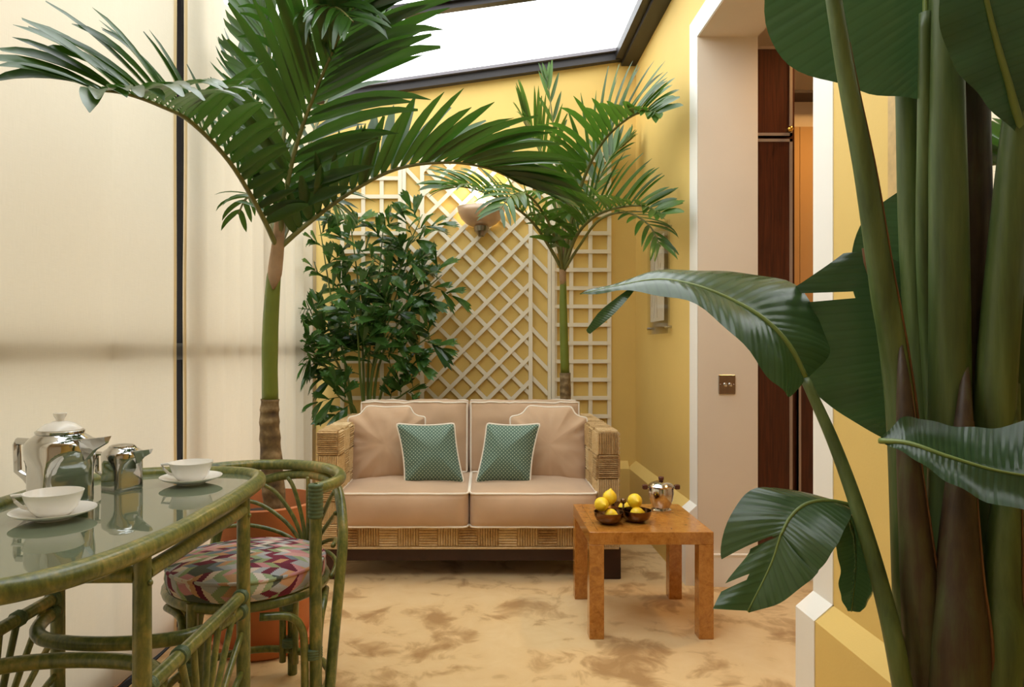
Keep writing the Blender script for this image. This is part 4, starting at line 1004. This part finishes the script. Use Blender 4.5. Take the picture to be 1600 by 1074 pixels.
# fleshy lower sheaths
stalk([(1445,1000,1.13),(1432,860,1.13),(1420,720,1.14),(1412,600,1.16),(1408,540,1.18)],.040,.003,'sheath_dark',True)
stalk([(1500,1040,1.09),(1498,900,1.10),(1500,780,1.11),(1506,660,1.13),(1510,560,1.16)],.052,.004,'sheath_dark',True)
stalk([(1560,1040,1.08),(1564,920,1.09),(1572,800,1.10),(1580,700,1.12),(1588,600,1.15)],.042,.006,'stalk',True)
stalk([(1408,1060,1.1),(1380,930,1.12),(1342,800,1.16),(1302,690,1.2),(1258,592,1.24)],.017,.0085)
def blade(mid,left,right,name='leaf',seg=34,lat=7,cup=.10,rip=.006,splits=(),seed=0,mrib=.006,mt='strelitzia'):
    A=cr([P(*p) for p in left],seg); B=cr([P(*p) for p in mid],seg); C=cr([P(*p) for p in right],seg)
    vs=[];uv=[]
    for i in range(seg+1):
        T=(B[min(i+1,seg)]-B[max(i-1,0)]).normalized(); nn=(C[i]-A[i]).cross(T)
        nn=nn.normalized() if nn.length>1e-6 else V(0,-1,0)
        if nn.y>0: nn=-nn
        row=[]
        for k in range(-lat,lat+1):
            s_=abs(k)/lat; E=A[i] if k<0 else C[i]; wd=(E-B[i]).length
            p=B[i].lerp(E,s_)+nn*(cup*wd*math.sin(PI*s_)*.6)+nn*rip*s_*math.sin(i*.9+seed+(0 if k<0 else 1.7))
            vs.append(p); uv.append((i/seg,.5+.5*k/lat))
    n=2*lat+1; fs=[]
    for (sd,tc,tc2,gap,s0) in splits:
        ii=int(tc*seg)
        for k in range(-lat,lat+1):
            if (k<0)!=(sd<0) or abs(k)/lat<=s0: continue
            e=((abs(k)/lat-s0)/(1-s0)); T=(B[min(ii+1,seg)]-B[max(ii-1,0)]).normalized()
            for (q,sg,g) in ((ii-1,-1,.45),(ii,-1,1),(ii+1,1,1),(ii+2,1,.45)): 
                if 0<=q<=seg: vs[q*n+k+lat]+=T*sg*g*gap*e
    vs=[V(min(v.x,XW-.04),v.y,v.z) for v in vs]
    for i in range(seg):
        for k in range(n-1):
            kk=k-lat; s_=(abs(kk+.5))/lat; sd=-1 if kk<0 else 1
            if any(sd==q[0] and int(q[1]*seg)<=i<max(int(q[1]*seg)+1,int(q[2]*seg)) and s_>q[4] for q in splits): continue
            fs.append((i*n+k,i*n+k+1,(i+1)*n+k+1,(i+1)*n+k))
    b=MB().add(vs,fs); o=b.build(name,MAT[mt],bp_,smooth=True)
    ul=o.data.uv_layers.new(name='UVMap')
    for lp in o.data.loops: ul.data[lp.index].uv=uv[lp.vertex_index]
    if mrib: MB().tube([p+V(0,-.001,-.001) for p in B],[lerp(mrib,.0012,i/seg) for i in range(seg+1)],6).build('midrib',MAT['midrib'],o,smooth=True)
    return o
# arching leaf to the left
blade([(1258,592,1.24),(1232,540,1.25),(1195,500,1.27),(1150,472,1.30),(1090,447,1.34),(1030,436,1.40),(965,446,1.46),(906,459,1.52)],
      [(1256,594,1.24),(1235,620,1.19),(1210,598,1.17),(1165,545,1.19),(1110,490,1.25),(1040,462,1.33),(970,456,1.42),(906,459,1.52)],
      [(1262,592,1.24),(1292,560,1.28),(1290,520,1.32),(1235,440,1.38),(1150,428,1.42),(1060,420,1.46),(980,437,1.50),(906,459,1.52)],cup=.10,rip=.004,seed=1,mrib=.007)
blade([(1000,440,1.43),(975,462,1.42),(945,490,1.41),(918,520,1.40)],[(1000,440,1.43),(968,462,1.42),(936,488,1.41),(916,516,1.40)],[(1000,442,1.43),(982,466,1.41),(956,494,1.40),(922,522,1.40)],'leaf_strip',10,2,.02,0,mrib=0)
# drooping split leaf, lower left
stalk([(1395,1000,1.14),(1372,900,1.16),(1350,840,1.18),(1336,792,1.20)],.012,.006)
blade([(1334,790,1.20),(1290,782,1.20),(1258,788,1.20),(1235,808,1.19),(1222,832,1.18),(1219,838,1.18),(1203,885,1.17),(1168,955,1.16)],
      [(1334,788,1.20),(1250,769,1.25),(1182,763,1.27),(1141,806,1.25),(1127,874,1.23),(1172,858,1.21),(1132,915,1.20),(1114,952,1.18)],
      [(1336,792,1.20),(1330,806,1.16),(1318,832,1.13),(1303,860,1.11),(1283,888,1.11),(1265,908,1.11),(1218,943,1.13),(1170,958,1.16)],seg=42,cup=.07,rip=.0015,splits=((-1,.572,.715,0,.12),(-1,.86,.88,.003,.4)),seed=2,mrib=.005)
# small curled dark leaf
blade([(1312,790,1.2),(1330,820,1.2),(1336,860,1.2),(1335,905,1.2),(1330,955,1.2)],[(1312,790,1.2),(1300,830,1.17),(1312,880,1.16),(1312,925,1.17),(1324,955,1.2)],[(1314,790,1.2),(1348,830,1.22),(1362,880,1.22),(1362,930,1.22),(1345,957,1.2)],cup=.3,rip=.0015,seed=3,mrib=.003)
# dark upright leaf behind the stalks
blade([(1428,705,1.30),(1405,640,1.30),(1385,570,1.30),(1365,480,1.30),(1352,392,1.30)],
      [(1426,705,1.30),(1335,660,1.33),(1250,590,1.36),(1205,490,1.38),(1318,396,1.33)],
      [(1430,705,1.30),(1450,630,1.27),(1462,540,1.26),(1458,440,1.27),(1356,390,1.30)],cup=.06,rip=.004,splits=((-1,.80,.81,.004,.2),),seed=4,mrib=.008)
MB().tube([P(1352,388,1.298),P(1354,410,1.296),P(1362,440,1.296)],[.006,.005,.003],8).build('dry_tip',MAT['brown_edge'],bp_)
# great leaf at the top
blade([(1446,150,1.2),(1446,60,1.2),(1446,-60,1.2),(1440,-200,1.2),(1430,-330,1.2)],
      [(1446,156,1.2),(1340,140,1.24),(1212,80,1.3),(1205,-80,1.3),(1300,-330,1.25)],
      [(1448,156,1.2),(1470,110,1.24),(1530,30,1.28),(1550,-120,1.28),(1480,-330,1.22)],cup=.05,rip=.004,seed=5,mrib=.008)
# top right leaf
blade([(1598,215,1.12),(1575,130,1.10),(1550,40,1.08),(1525,-80,1.06),(1510,-200,1.05)],
      [(1594,215,1.12),(1530,150,1.10),(1476,70,1.08),(1470,-60,1.06),(1500,-200,1.05)],
      [(1602,215,1.12),(1640,110,1.08),(1660,0,1.04),(1640,-100,1.03),(1520,-200,1.05)],cup=.06,rip=.004,seed=6,mrib=.008)
# curled leaf crossing the right edge
blade([(1374,688,1.10),(1420,692,1.06),(1480,712,1.02),(1560,735,.98),(1660,750,.95)],
      [(1374,688,1.10),(1415,652,1.10),(1480,664,1.10),(1560,668,1.06),(1660,640,1.02)],
      [(1374,690,1.10),(1420,712,1.04),(1480,752,.98),(1560,790,.94),(1660,800,.92)],cup=-.14,rip=.002,seed=7,mrib=.005)
# glossy leaf behind the stalks
blade([(1495,600,1.34),(1490,520,1.33),(1482,430,1.32),(1470,350,1.31),(1455,270,1.30)],
      [(1490,600,1.34),(1395,560,1.36),(1332,450,1.38),(1346,350,1.37),(1424,285,1.32)],
      [(1500,600,1.34),(1560,560,1.30),(1598,470,1.29),(1600,380,1.28),(1480,275,1.30)],cup=.06,rip=.003,seed=8,mrib=.008)
